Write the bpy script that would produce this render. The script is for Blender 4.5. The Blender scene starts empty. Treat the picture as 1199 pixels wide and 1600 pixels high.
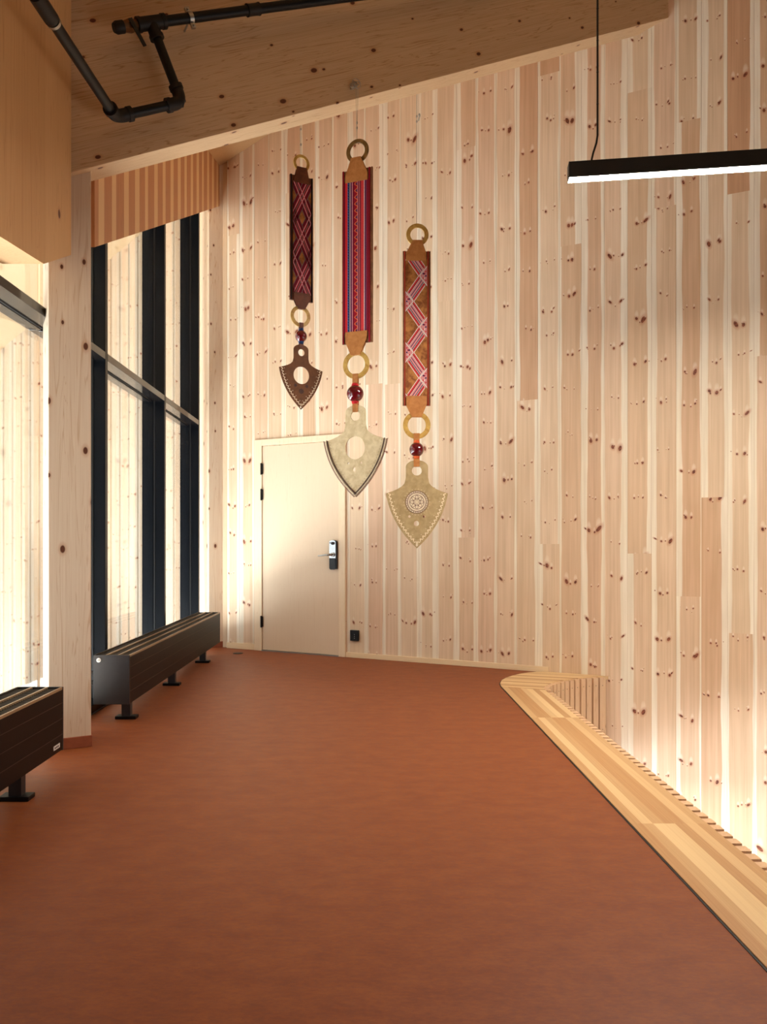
import bpy, math, random
from mathutils import Vector, Matrix

random.seed(7)
SC = bpy.context.scene
COL = SC.collection
F, CX, CY, H = 1200.0, 572.0, 848.0, 1.11      # focal length in pixels of the 1199 x 1600 frame, axis pixel, eye height


def srgb(r, g, b):
    f = lambda c: (c / 255 / 12.92) if c / 255 <= 0.04045 else ((c / 255 + 0.055) / 1.055) ** 2.4
    return (f(r), f(g), f(b), 1.0)


# ------------------------------------------------------------------ camera, sky, lights, exposure
cam_d = bpy.data.cameras.new('camera')
cam = bpy.data.objects.new('camera', cam_d)
COL.objects.link(cam)
cam.location = (0, 0, H)
cam.rotation_euler = (math.pi / 2, 0, 0)
cam_d.sensor_fit = 'HORIZONTAL'
cam_d.sensor_width = 36.0
cam_d.lens = 36.0 * F / 1199.0
cam_d.shift_x = (599.5 - CX) / 1199.0
cam_d.shift_y = (CY - 800.0) / 1199.0
cam_d.clip_start = 0.05
SC.camera = cam

SC.view_settings.view_transform = 'Standard'
SC.view_settings.look = 'None'
SC.view_settings.gamma = 1.0
SC.view_settings.use_curve_mapping = False
SC.view_settings.exposure = 0.0
SC.cycles.use_denoising = True
SC.cycles.max_bounces = 10
SC.cycles.diffuse_bounces = 6
SC.cycles.transparent_max_bounces = 16
SC.cycles.sample_clamp_indirect = 8.0

world = bpy.data.worlds.new('overcast_sky')
SC.world = world
world.use_nodes = True
wn = world.node_tree.nodes
bg = wn['Background']
SKY = 3.6
_l = world.node_tree.links
_tc, _sx = wn.new('ShaderNodeTexCoord'), wn.new('ShaderNodeSeparateXYZ')
_l.new(_tc.outputs['Generated'], _sx.inputs[0])
_mr = wn.new('ShaderNodeMapRange')                 # overcast sky: three times brighter overhead than at the horizon
for _k, _v in (('From Min', 0.0), ('From Max', 1.0), ('To Min', SKY / 3), ('To Max', SKY)):
    _mr.inputs[_k].default_value = _v
_l.new(_sx.outputs['Z'], _mr.inputs['Value'])
_l.new(_mr.outputs['Result'], bg.inputs['Strength'])
bg.inputs['Color'].default_value = (0.90, 0.95, 1.0, 1)


def area_light(name, loc, rot, sx, sy, power, color=(1, 1, 1), portal=False):
    d = bpy.data.lights.new(name, 'AREA')
    d.shape = 'RECTANGLE'
    d.size, d.size_y = sx, sy
    d.energy = power
    d.color = color
    o = bpy.data.objects.new(name, d)
    o.location = loc
    o.rotation_euler = rot
    COL.objects.link(o)
    if portal:
        d.cycles.is_portal = True
    return o


R90 = math.pi / 2
# sky portals in the facade openings, upper and lower storey (they only guide sampling of the sky)
area_light('sky_portal', (-2.02, 5.5, 2.4), (0, -R90, 0), 4.8, 6.0, 1, portal=True)
area_light('sky_portal', (-2.02, 2.6, -1.8), (0, -R90, 0), 2.8, 11.6, 1, portal=True)
# unseen light added in the storey below for assumed daylight through low windows
area_light('lower_storey_fill', (-1.98, 3.6, -2.65), (0, -R90, 0), 1.0, 8.0, 420, (0.74, 0.87, 1.0))
# unseen fill light added outside below the sills, for assumed light off snow
area_light('below_sill_fill', (-3.0, 5.4, -0.95), (0, math.radians(180 + 45), 0), 1.6, 6.4, 800, (0.93, 0.96, 1.0))
# unseen fill light added right of the stair hall to brighten beam and soffit
area_light('stair_hall_fill', (6.33, 0.4, -1.75), (0, R90, 0), 2.5, 5.5, 90, (0.97, 0.98, 1.0))
# high soft sun that lights the snow outside; it runs along the facade and does not enter
sun_d = bpy.data.lights.new('sun', 'SUN')
sun_d.energy = 6.5
sun_d.angle = math.radians(12)
sun_d.color = (1.0, 0.97, 0.92)
sun = bpy.data.objects.new('sun', sun_d)
sun.rotation_euler = Vector((-0.12, 0.06, -0.99)).to_track_quat('-Z', 'Y').to_euler()
COL.objects.link(sun)
LAMP_STRENGTH = 400.0


# ------------------------------------------------------------------ helpers: mesh builder
def px2w(px, py, Y):
    return Vector(((px - CX) / F * Y, Y, H - (py - CY) / F * Y))


class MB:
    """collects faces of one mesh; build() links them as ONE object"""

    def __init__(self):
        self.v, self.f, self.m, self.uv, self.att = [], [], [], [], {}

    def face(self, pts, mat=0, uv=None, **att):
        i = len(self.v)
        self.v += [tuple(p) for p in pts]
        self.f.append(tuple(range(i, i + len(pts))))
        self.m.append(mat)
        self.uv.append(uv)
        for k, val in att.items():
            self.att.setdefault(k, {})[len(self.f) - 1] = val

    def mesh_faces(self, verts, faces, mat=0):
        i = len(self.v)
        self.v += [tuple(p) for p in verts]
        for f in faces:
            self.f.append(tuple(i + k for k in f))
            self.m.append(mat)
            self.uv.append(None)

    def hexa(self, c, mat=0):
        self.mesh_faces(c, [(0, 3, 2, 1), (4, 5, 6, 7), (0, 1, 5, 4), (1, 2, 6, 5), (2, 3, 7, 6), (3, 0, 4, 7)], mat)

    def box(self, x0, x1, y0, y1, z0, z1, mat=0):
        self.hexa([(x0, y0, z0), (x1, y0, z0), (x1, y1, z0), (x0, y1, z0),
                   (x0, y0, z1), (x1, y0, z1), (x1, y1, z1), (x0, y1, z1)], mat)
        return self

    def prism(self, poly, fn, d0, d1, mat=0):
        """extrude 2D polygon; fn(a,b,d) -> point"""
        n = len(poly)
        vs = [fn(a, b, d0) for a, b in poly] + [fn(a, b, d1) for a, b in poly]
        fs = [tuple(range(n))[::-1], tuple(range(n, 2 * n))]
        fs += [(i, (i + 1) % n, n + (i + 1) % n, n + i) for i in range(n)]
        self.mesh_faces(vs, fs, mat)
        return self

    def tube(self, path, r, seg=12, mat=0, caps=True):
        path = [Vector(p) for p in path]
        rings = []
        up = None
        for i, p in enumerate(path):
            t = (path[min(i + 1, len(path) - 1)] - path[max(i - 1, 0)]).normalized()
            if up is None:
                a = Vector((0, 0, 1)) if abs(t.z) < 0.9 else Vector((1, 0, 0))
                up = t.cross(a).normalized()
            up = (up - t * up.dot(t)).normalized()
            b = t.cross(up)
            rr = r[i] if isinstance(r, (list, tuple)) else r
            rings.append([p + (up * math.cos(2 * math.pi * k / seg) + b * math.sin(2 * math.pi * k / seg)) * rr for k in range(seg)])
        vs = [q for ring in rings for q in ring]
        fs = []
        for i in range(len(rings) - 1):
            for k in range(seg):
                k2 = (k + 1) % seg
                fs.append((i * seg + k, i * seg + k2, (i + 1) * seg + k2, (i + 1) * seg + k))
        if caps:
            fs.append(tuple(range(seg))[::-1])
            fs.append(tuple((len(rings) - 1) * seg + k for k in range(seg)))
        self.mesh_faces(vs, fs, mat)
        return self

    def sphere(self, c, rx, ry=None, rz=None, mat=0, nu=24, nv=14):
        ry = ry or rx
        rz = rz or rx
        vs, fs = [], []
        for j in range(nv + 1):
            th = math.pi * j / nv
            for i in range(nu):
                ph = 2 * math.pi * i / nu
                vs.append((c[0] + rx * math.sin(th) * math.cos(ph), c[1] + ry * math.sin(th) * math.sin(ph), c[2] + rz * math.cos(th)))
        for j in range(nv):
            for i in range(nu):
                i2 = (i + 1) % nu
                fs.append((j * nu + i, (j + 1) * nu + i, (j + 1) * nu + i2, j * nu + i2))
        self.mesh_faces(vs, fs, mat)
        return self

    def build(self, name, mats, parent=None, smooth=False, bevel=0, loc=None, rot=None):
        me = bpy.data.meshes.new(name)
        me.from_pydata(self.v, [], self.f)
        if not isinstance(mats, (list, tuple)):
            mats = [mats]
        for m in mats:
            me.materials.append(m)
        me.polygons.foreach_set('material_index', self.m)
        if any(u is not None for u in self.uv):
            ul = me.uv_layers.new(name='UVMap')
            for p in me.polygons:
                u = self.uv[p.index]
                if u is None:
                    continue
                for k, li in enumerate(p.loop_indices):
                    ul.data[li].uv = u[k]
        for k, dct in self.att.items():
            a = me.attributes.new(k, 'FLOAT', 'FACE')
            for i, val in dct.items():
                a.data[i].value = val
        if smooth:
            me.polygons.foreach_set('use_smooth', [True] * len(me.polygons))
        me.update()
        if not any(u is not None for u in self.uv):
            import bmesh
            b = bmesh.new()
            b.from_mesh(me)
            bmesh.ops.recalc_face_normals(b, faces=b.faces)
            b.to_mesh(me)
            b.free()
        if smooth and hasattr(me, 'set_sharp_from_angle'):
            me.set_sharp_from_angle(angle=math.radians(40))
        o = bpy.data.objects.new(name, me)
        COL.objects.link(o)
        if parent:
            o.parent = parent
        if loc is not None:
            o.location = loc
        if rot is not None:
            o.rotation_euler = rot
        if bevel:
            bm = o.modifiers.new('edge', 'BEVEL')
            bm.width = bevel
            bm.segments = 2
            bm.limit_method = 'ANGLE'
        return o


def empty(name, loc, rz=0.0):
    o = bpy.data.objects.new(name, None)
    o.empty_display_size = 0.1
    o.location = loc
    o.rotation_euler = (0, 0, rz)
    COL.objects.link(o)
    return o


def tag(o, label, cat=None, kind=None, group=None):
    o['label'] = label
    if cat:
        o['category'] = cat
    if kind:
        o['kind'] = kind
    if group:
        o['group'] = group
    return o


def plate(name, outlines, thick, mats, parent, y=0.0, bevel=0.0008):
    """flat plate with holes: outlines are closed (x, z) loops, the first the rim, the rest holes; thickness along y"""
    cu = bpy.data.curves.new(name, 'CURVE')
    cu.dimensions = '2D'
    cu.fill_mode = 'BOTH'
    cu.extrude = thick / 2 - bevel
    cu.bevel_depth = bevel
    cu.bevel_resolution = 1
    cu.offset = -bevel
    for ol in outlines:
        sp = cu.splines.new('POLY')
        sp.points.add(len(ol) - 1)
        for p, q in zip(sp.points, ol):
            p.co = (q[0], q[1], 0, 1)
        sp.use_cyclic_u = True
    tmp = bpy.data.objects.new('tmp', cu)
    COL.objects.link(tmp)
    dg = bpy.context.evaluated_depsgraph_get()
    me = bpy.data.meshes.new_from_object(tmp.evaluated_get(dg))
    bpy.data.objects.remove(tmp)
    bpy.data.curves.remove(cu)
    me.name = name
    me.transform(Matrix.Translation((0, y, 0)) @ Matrix.Rotation(math.pi / 2, 4, 'X'))
    me.materials.clear()
    for m in (mats if isinstance(mats, (list, tuple)) else [mats]):
        me.materials.append(m)
    o = bpy.data.objects.new(name, me)
    COL.objects.link(o)
    o.parent = parent
    return o


def circle(cx, cz, rx, rz=None, n=40):
    rz = rz or rx
    return [(cx + rx * math.cos(2 * math.pi * i / n), cz + rz * math.sin(2 * math.pi * i / n)) for i in range(n)]


def clip_rect(poly, x0, x1, z0, z1):
    def cut(ps, inside, inter):
        out = []
        for i, p in enumerate(ps):
            q = ps[(i + 1) % len(ps)]
            a, b = inside(p), inside(q)
            if a:
                out.append(p)
            if a != b:
                out.append(inter(p, q))
        return out
    for ax, lim, sg in ((0, x0, 1), (0, x1, -1), (1, z0, 1), (1, z1, -1)):
        if not poly:
            break
        poly = cut(poly, lambda p: sg * (p[ax] - lim) >= 0,
                   lambda p, q: tuple(p[k] + (q[k] - p[k]) * ((lim - p[ax]) / (q[ax] - p[ax])) for k in (0, 1)))
    return poly if len(poly) >= 3 else []


# ------------------------------------------------------------------ helpers: materials
class NB:
    def __init__(self, name):
        self.mat = bpy.data.materials.new(name)
        self.mat.use_nodes = True
        self.nt = self.mat.node_tree
        self.nt.nodes.clear()
        self.out = self.nt.nodes.new('ShaderNodeOutputMaterial')

    def node(self, t, **props):
        n = self.nt.nodes.new('ShaderNode' + t)
        for k, v in props.items():
            setattr(n, k, v)
        return n

    def put(self, sock, v):
        if isinstance(v, bpy.types.NodeSocket):
            self.nt.links.new(v, sock)
        elif v is not None:
            sock.default_value = v

    def math(self, op, a, b=None, c=None, clamp=False):
        n = self.node('Math', operation=op, use_clamp=clamp)
        self.put(n.inputs[0], a)
        self.put(n.inputs[1], b)
        self.put(n.inputs[2], c)
        return n.outputs[0]

    def vec(self, x=0.0, y=0.0, z=0.0):
        n = self.node('CombineXYZ')
        for s, v in zip(n.inputs, (x, y, z)):
            self.put(s, v)
        return n.outputs[0]

    def sep(self, v):
        n = self.node('SeparateXYZ')
        self.put(n.inputs[0], v)
        return n.outputs

    def noise(self, v, scale=1.0, detail=2.0, rough=0.5, dist=0.0):
        n = self.node('TexNoise')
        self.put(n.inputs['Vector'], v)
        n.inputs['Scale'].default_value = scale
        n.inputs['Detail'].default_value = detail
        n.inputs['Roughness'].default_value = rough
        n.inputs['Distortion'].default_value = dist
        return n.outputs['Fac']

    def white(self, v):
        n = self.node('TexWhiteNoise', noise_dimensions='3D')
        self.put(n.inputs['Vector'], v)
        return n.outputs['Value'], n.outputs['Color']

    def smooth(self, x, a, b, to0=0.0, to1=1.0):
        n = self.node('MapRange', interpolation_type='SMOOTHSTEP')
        self.put(n.inputs['Value'], x)
        self.put(n.inputs['From Min'], a)
        self.put(n.inputs['From Max'], b)
        n.inputs['To Min'].default_value = to0
        n.inputs['To Max'].default_value = to1
        return n.outputs['Result']

    def mix(self, f, a, b, blend='MIX'):
        n = self.node('Mix', data_type='RGBA', blend_type=blend)
        self.put(n.inputs[0], f)
        self.put(n.inputs[6], a)
        self.put(n.inputs[7], b)
        return n.outputs[2]

    def attr(self, name):
        return self.node('Attribute', attribute_name=name).outputs['Fac']

    def coord(self, kind='Object'):
        return self.node('TexCoord').outputs[kind]

    def finish(self, color, rough=0.5, spec=0.4, metal=0.0, bump=None, bump_d=0.002, emission=None, es=0.0, coat=0.0, trans=0.0):
        p = self.node('BsdfPrincipled')
        self.put(p.inputs['Base Color'], color)
        self.put(p.inputs['Roughness'], rough)
        p.inputs['Specular IOR Level'].default_value = spec
        p.inputs['Metallic'].default_value = metal
        p.inputs['Coat Weight'].default_value = coat
        p.inputs['Transmission Weight'].default_value = trans
        if emission is not None:
            p.inputs['Emission Color'].default_value = emission
            p.inputs['Emission Strength'].default_value = es
        if bump is not None:
            b = self.node('Bump')
            b.inputs['Strength'].default_value = 0.5
            b.inputs['Distance'].default_value = bump_d
            self.put(b.inputs['Height'], bump)
            self.nt.links.new(b.outputs[0], p.inputs['Normal'])
        self.nt.links.new(p.outputs[0], self.out.inputs[0])
        return self.mat


def plain(name, rgb, rough=0.5, spec=0.4, metal=0.0, var=0.08, scale=30.0, coat=0.0):
    b = NB(name)
    n = b.noise(b.coord(), scale, 3)
    k = b.smooth(n, 0.25, 0.75, 1 - var, 1 + var)
    c = b.mix(1.0, rgb, b.vec(k, k, k), 'MULTIPLY')
    return b.finish(c, rough, spec, metal, coat=coat)


def pine_boards(name, sap, light, dark, knot_scale=1.0, rough=0.5, pinkish=srgb(232, 203, 174)):
    """knotty pine boards: UV = (metres from board centre, metres up), face attributes tone / seed / heart"""
    b = NB(name)
    uv = b.sep(b.coord('UV'))
    u, v = uv[0], uv[1]
    tone, seed, heart = b.attr('tone'), b.attr('seed'), b.attr('heart')
    s17 = b.math('MULTIPLY', seed, 91.7)
    # wavy heartwood edge
    nl = b.noise(b.vec(b.math('SIGN', u), b.math('MULTIPLY', v, 1.3), s17), 1.0, 3)
    au = b.math('ABSOLUTE', b.math('ADD', u, b.math('MULTIPLY', b.math('SUBTRACT', b.white(b.vec(s17, 3.1, 0))[0], 0.5), 0.055)))
    edge = b.math('ADD', heart, b.math('MULTIPLY', b.math('SUBTRACT', nl, 0.5), 0.035))
    hm = b.smooth(b.math('SUBTRACT', au, edge), -0.0035, 0.0035, 1.0, 0.0)
    hc = b.mix(tone, b.mix(b.white(b.vec(s17, 8.8, 1.0))[0], light, pinkish), dark)
    # grain
    g1 = b.noise(b.vec(b.math('MULTIPLY', u, 170), b.math('MULTIPLY', v, 1.6), s17), 1.0, 3, 0.6)
    g2 = b.noise(b.vec(b.math('MULTIPLY', u, 38), b.math('MULTIPLY', v, 0.7), b.math('ADD', s17, 5.0)), 1.0, 2, 0.5, 0.6)
    g3 = b.noise(b.vec(b.math('MULTIPLY', u, 9), b.math('MULTIPLY', v, 1.9), b.math('ADD', s17, 9.0)), 1.0, 2)
    col = b.mix(hm, sap, hc)
    gr = b.math('MULTIPLY', b.smooth(g1, 0.3, 0.75, 1.02, 0.93), b.smooth(g2, 0.3, 0.72, 1.02, 0.92))
    gr = b.math('MULTIPLY', gr, b.smooth(g3, 0.3, 0.7, 0.96, 1.03))
    col = b.mix(1.0, col, b.vec(gr, b.math('POWER', gr, 1.25), b.math('POWER', gr, 1.6)), 'MULTIPLY')
    # knots in whorls
    per = 0.38
    p = b.math('ADD', b.math('DIVIDE', v, per), b.math('MULTIPLY', seed, 53.0))
    cell = b.math('FLOOR', p)
    fr = b.math('SUBTRACT', p, cell)
    wv, wc = b.white(b.vec(cell, s17, 1.7))
    wcs = b.sep(wc)
    vw = b.math('MULTIPLY_ADD', wcs[0], 0.5, 0.25)
    presence = b.math('GREATER_THAN', wcs[1], 0.07)
    big = b.math('MULTIPLY_ADD', b.math('POWER', wcs[2], 2.0), 0.8, 0.55)
    halo_t = core_t = ring_t = None
    for k, (uc, us, sz) in enumerate(((-0.034, 0.045, 0.0082), (0.034, 0.045, 0.0085), (0.0, 0.09, 0.0040), (0.0, 0.15, 0.0030))):
        rv, rc = b.white(b.vec(cell, s17, 10.0 + 3.7 * k))
        r = b.sep(rc)
        uk = b.math('MULTIPLY_ADD', b.math('SUBTRACT', r[0], 0.5), us, uc)
        auk = b.math('ABSOLUTE', uk)
        dvk = b.math('ADD', b.math('MULTIPLY', auk, 0.35), b.math('MULTIPLY', b.math('SUBTRACT', r[1], 0.5), 0.03))
        dx = b.math('SUBTRACT', u, uk)
        dy = b.math('SUBTRACT', b.math('MULTIPLY', b.math('SUBTRACT', fr, vw), per), dvk)
        ang = b.math('MULTIPLY', b.math('MULTIPLY', uk, 14.0), b.math('MULTIPLY_ADD', r[1], 0.9, 0.4))
        ca, sa = b.math('COSINE', ang), b.math('SINE', ang)
        ex = b.math('SUBTRACT', b.math('MULTIPLY', dx, ca), b.math('MULTIPLY', dy, sa))
        ey = b.math('ADD', b.math('MULTIPLY', dx, sa), b.math('MULTIPLY', dy, ca))
        el = b.math('ADD', 1.15, b.math('MULTIPLY', b.math('MULTIPLY', auk, 26.0), b.math('POWER', r[2], 2.0)))
        size = b.math('MULTIPLY', b.math('MULTIPLY', big, sz * knot_scale), b.math('MULTIPLY_ADD', r[2], 0.75, 0.55))
        d = b.math('DIVIDE', b.math('SQRT', b.math('ADD', b.math('MULTIPLY', ex, ex), b.math('POWER', b.math('DIVIDE', ey, el), 2.0))), size)
        core = b.math('MULTIPLY', b.smooth(d, 0.75, 1.15, 1.0, 0.0), presence)
        ring = b.math('MULTIPLY', b.smooth(d, 1.0, 2.4, 1.0, 0.0), presence)
        core_t = core if core_t is None else b.math('MAXIMUM', core_t, core)
        ring_t = ring if ring_t is None else b.math('MAXIMUM', ring_t, ring)
        ex2 = b.math('DIVIDE', dx, b.math('MULTIPLY', size, 1.8))
        ey2 = b.math('DIVIDE', b.math('SUBTRACT', dy, b.math('MULTIPLY', size, 2.5)), b.math('MULTIPLY', size, 4.5))
        d2 = b.math('ADD', b.math('MULTIPLY', ex2, ex2), b.math('MULTIPLY', ey2, ey2))
        halo = b.math('MULTIPLY', b.smooth(d2, 0.0, 1.0, 1.0, 0.0), presence)
        halo_t = halo if halo_t is None else b.math('MAXIMUM', halo_t, halo)
    col = b.mix(b.math('MULTIPLY', halo_t, 0.45), col, sap)
    col = b.mix(b.math('MULTIPLY', ring_t, 0.55), col, srgb(190, 130, 95))
    kc = b.mix(b.smooth(b.noise(b.vec(u, v, s17), 90, 2), 0.3, 0.7), srgb(84, 40, 24), srgb(150, 84, 56))
    col = b.mix(core_t, col, kc)
    return b.finish(col, rough, 0.35, bump=g1, bump_d=0.0006)


def timber(name, ca, cb, axis='Z', scale=1.0, knots=0.5, rough=0.5, lamella=None, stripe=None, contrast=1.0):
    """planed glulam / board wood with the grain along one local axis"""
    b = NB(name)
    xyz = b.sep(b.coord())
    o = {'X': (1, 2, 0), 'Y': (0, 2, 1), 'Z': (0, 1, 2)}[axis]
    p, q, l = xyz[o[0]], xyz[o[1]], xyz[o[2]]
    sd = 0.0
    if lamella:
        ax, w = lamella
        sd = b.math('FLOOR', b.math('DIVIDE', xyz['XYZ'.index(ax)], w))
        sd = b.math('MULTIPLY', sd, 7.31)
    g1 = b.noise(b.vec(b.math('ADD', b.math('MULTIPLY', p, 120 * scale), sd), b.math('ADD', b.math('MULTIPLY', q, 120 * scale), sd), b.math('MULTIPLY', l, 1.4 * scale)), 1.0, 3, 0.6, 0.3)
    g2 = b.noise(b.vec(b.math('ADD', b.math('MULTIPLY', p, 16 * scale), sd), b.math('ADD', b.math('MULTIPLY', q, 16 * scale), sd), b.math('MULTIPLY', l, 0.5 * scale)), 1.0, 3, 0.5, 1.2)
    wv = b.math('ABSOLUTE', b.math('SINE', b.math('MULTIPLY', g2, 34.0)))
    f = b.math('MULTIPLY_ADD', g1, 0.55, b.math('MULTIPLY', b.smooth(wv, 0.0, 0.35, 0.55, 0.0), 0.8))
    f = b.math('MULTIPLY', b.math('SUBTRACT', f, 0.1), contrast, clamp=True)
    if lamella:
        f = b.math('ADD', f, b.math('MULTIPLY', b.math('SUBTRACT', b.white(b.vec(sd, 2.2, 0.4))[0], 0.5), 0.35 * contrast), clamp=True)
    col = b.mix(f, ca, cb)
    if stripe:
        ax, w, frac, cs = stripe
        c = b.math('DIVIDE', xyz['XYZ'.index(ax)], w)
        cell = b.math('FLOOR', c)
        jit = b.math('MULTIPLY_ADD', b.white(b.vec(cell, 4.4, 1.1))[0], 0.2, frac - 0.1)
        m = b.math('LESS_THAN', b.math('SUBTRACT', c, cell), jit)
        col = b.mix(b.math('MULTIPLY', m, 0.9), col, cs)
    if knots > 0:
        vo = b.node('TexVoronoi', voronoi_dimensions='2D')
        b.put(vo.inputs['Vector'], b.vec(b.math('MULTIPLY', b.math('ADD', p, q), 6.0), b.math('MULTIPLY', l, 3.6), 0.0))
        vo.inputs['Scale'].default_value = 1.0
        r = b.sep(vo.outputs['Color'])
        ok = b.math('LESS_THAN', r[0], knots)
        rad = b.math('MULTIPLY_ADD', r[1], 0.06, 0.03)
        d = b.math('DIVIDE', vo.outputs['Distance'], rad)
        col = b.mix(b.math('MULTIPLY', b.smooth(d, 1.0, 2.2, 0.45, 0.0), ok), col, srgb(190, 135, 95))
        col = b.mix(b.math('MULTIPLY', b.smooth(d, 0.7, 1.1, 1.0, 0.0), ok), col, srgb(96, 52, 32))
    return b.finish(col, rough, 0.35, bump=g1, bump_d=0.0005)


M = {}
M['pine'] = pine_boards('knotty_pine_boards', srgb(240, 227, 204), srgb(236, 215, 182), srgb(198, 148, 108), 1.12)
M['pine_out'] = pine_boards('pale_exterior_boards', srgb(216, 205, 188), srgb(214, 201, 181), srgb(202, 181, 152), 0.8)
M['column'] = timber('spruce_glulam', srgb(230, 211, 186), srgb(200, 164, 128), 'Z', 1.0, 0.45, contrast=1.2)
M['beam'] = timber('beam_glulam', srgb(220, 190, 150), srgb(180, 140, 98), 'X', 1.0, 0.55, lamella=('Z', 0.235), contrast=1.35)
M['panel'] = timber('panel_glulam', srgb(212, 168, 116), srgb(184, 134, 84), 'Z', 0.8, 0.06, lamella=('Y', 0.31))
M['bulkhead'] = timber('striped_boards', srgb(204, 144, 98), srgb(176, 114, 72), 'Z', 1.0, 0.0, stripe=('Y', 0.235, 0.36, srgb(234, 198, 146)))
M['trim'] = timber('pale_trim_wood', srgb(238, 216, 184), srgb(224, 192, 152), 'Z', 1.0, 0.0)
M['trim_x'] = timber('pale_baseboard_wood', srgb(234, 208, 168), srgb(220, 186, 140), 'X', 1.0, 0.0)
M['door'] = timber('birch_veneer', srgb(226, 202, 172), srgb(214, 184, 150), 'Z', 1.0, 0.0, rough=0.45, contrast=0.6)
M['ceiling'] = timber('ceiling_boards', srgb(216, 180, 132), srgb(186, 142, 94), 'X', 1.0, 0.2)
M['slat'] = timber('slat_pine', srgb(226, 190, 150), srgb(196, 150, 108), 'Z', 1.0, 0.1)
M['hall'] = plain('dim_hall_boards', srgb(112, 97, 82), 0.7)
M['concrete'] = plain('pale_concrete', srgb(205, 205, 203), 0.7)
M['nail'] = plain('nail_head', srgb(70, 56, 46), 0.5)


def cap_material():
    b = NB('finger_jointed_cap')
    uv = b.sep(b.coord('UV'))
    u, v = uv[0], uv[1]
    seg = b.attr('seed')
    w = 0.043
    cu = b.math('DIVIDE', u, w)
    ci = b.math('FLOOR', cu)
    r = b.sep(b.white(b.vec(ci, b.math('MULTIPLY', seed_i(b, seg), 3.3), 0.7))[1])
    g = b.noise(b.vec(b.math('ADD', b.math('MULTIPLY', u, 150), b.math('MULTIPLY', ci, 7.7)), b.math('MULTIPLY', v, 1.5), seg), 1.0, 3, 0.6)
    t = b.math('ADD', b.smooth(r[0], 0.15, 0.85, 0.0, 0.8), b.math('MULTIPLY', b.math('SUBTRACT', g, 0.5), 0.5), clamp=True)
    c = b.mix(t, srgb(230, 198, 146), srgb(178, 126, 76))
    fr = b.math('ABSOLUTE', b.math('SUBTRACT', b.math('SUBTRACT', cu, ci), 0.5))
    c = b.mix(b.math('MULTIPLY', b.smooth(fr, 0.48, 0.5, 0.0, 1.0), b.math('GREATER_THAN', seg, 50.0)), c, srgb(244, 218, 168))
    return b.finish(c, 0.42, 0.4)


def seed_i(b, s):
    return b.math('FLOOR', s)


M['cap'] = cap_material()


def floor_material():
    b = NB('terracotta_linoleum')
    xyz = b.sep(b.coord())
    n1 = b.noise(b.vec(b.math('MULTIPLY', xyz[0], 7), b.math('MULTIPLY', xyz[1], 13), 0), 1.0, 6, 0.7)
    n2 = b.noise(b.vec(b.math('MULTIPLY', xyz[0], 38), b.math('MULTIPLY', xyz[1], 80), 3), 1.0, 4, 0.7)
    f = b.math('ADD', b.math('MULTIPLY', n1, 0.5), b.math('MULTIPLY', n2, 0.55))
    c = b.mix(b.smooth(f, 0.36, 0.72), srgb(124, 62, 34), srgb(150, 84, 43))
    r = b.smooth(n2, 0.3, 0.7, 0.46, 0.58)
    return b.finish(c, r, 0.25, bump=n2, bump_d=0.0004)


M['floor'] = floor_material()
M['skirt'] = plain('terracotta_upstand', srgb(150, 82, 56), 0.5)
M['black_metal'] = plain('dark_brown_powder_coat', srgb(14, 8, 7), 0.42, 0.2)
M['rad_line'] = plain('pale_grille_edge', srgb(150, 122, 90), 0.35, 0.5)  # paler lines along the top grille
M['rad_grille'] = plain('grille_dark', srgb(52, 42, 32), 0.5)
M['frame_metal'] = plain('slate_blue_frame_metal', srgb(12, 14, 18), 0.25, 0.10)
M['transom_metal'] = plain('dark_glossy_transom_metal', srgb(30, 26, 25), 0.12, 0.6)
M['gasket'] = plain('black_gasket', srgb(14, 14, 15), 0.5)
M['pipe'] = plain('black_painted_pipe', srgb(13, 12, 12), 0.42, 0.3)
M['fitting'] = plain('dark_cast_fitting', srgb(28, 23, 19), 0.5, 0.3)
M['brass_dark'] = plain('tarnished_brass_valve', srgb(120, 84, 48), 0.4, 0.5, 0.6)
M['chrome'] = plain('polished_steel', srgb(215, 215, 215), 0.18, 0.5, 1.0, 0.02)
M['steel'] = plain('galvanised_steel', srgb(180, 178, 172), 0.35, 0.5, 1.0)
M['black_plastic'] = plain('black_plastic', srgb(18, 18, 18), 0.4)
M['white_plastic'] = plain('white_plastic', srgb(228, 226, 222), 0.4)
M['lamp_black'] = plain('matt_black_aluminium', srgb(20, 20, 20), 0.5, 0.4)
M['snow'] = plain('snowy_ground', srgb(236, 238, 242), 0.8, 0.2, 0, 0.03, 2.0)


def lamp_material():
    b = NB('opal_diffuser')
    return b.finish((0.9, 0.9, 0.88, 1), 0.4, 0.3, emission=(1.0, 0.93, 0.83, 1), es=LAMP_STRENGTH)


def glass_material():
    b = NB('window_glass')
    t = b.node('BsdfTransparent')
    t.inputs[0].default_value = (0.96, 0.98, 0.97, 1)
    g = b.node('BsdfGlossy')
    g.inputs['Roughness'].default_value = 0.02
    fr = b.node('Fresnel')
    fr.inputs[0].default_value = 1.3
    k = b.math('MULTIPLY', fr.outputs[0], 0.5)
    m = b.node('MixShader')
    b.put(m.inputs[0], k)
    b.nt.links.new(t.outputs[0], m.inputs[1])
    b.nt.links.new(g.outputs[0], m.inputs[2])
    b.nt.links.new(m.outputs[0], b.out.inputs[0])
    return b.mat


M['lamp'] = lamp_material()
M['glass'] = glass_material()


def leather(name, c1, c2, rough=0.5):
    b = NB(name)
    n = b.noise(b.coord(), 22, 4, 0.6, 0.5)
    n2 = b.noise(b.coord(), 300, 2)
    return b.finish(b.mix(b.smooth(n, 0.3, 0.7), c1, c2), rough, 0.35, bump=n2, bump_d=0.0006)


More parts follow.
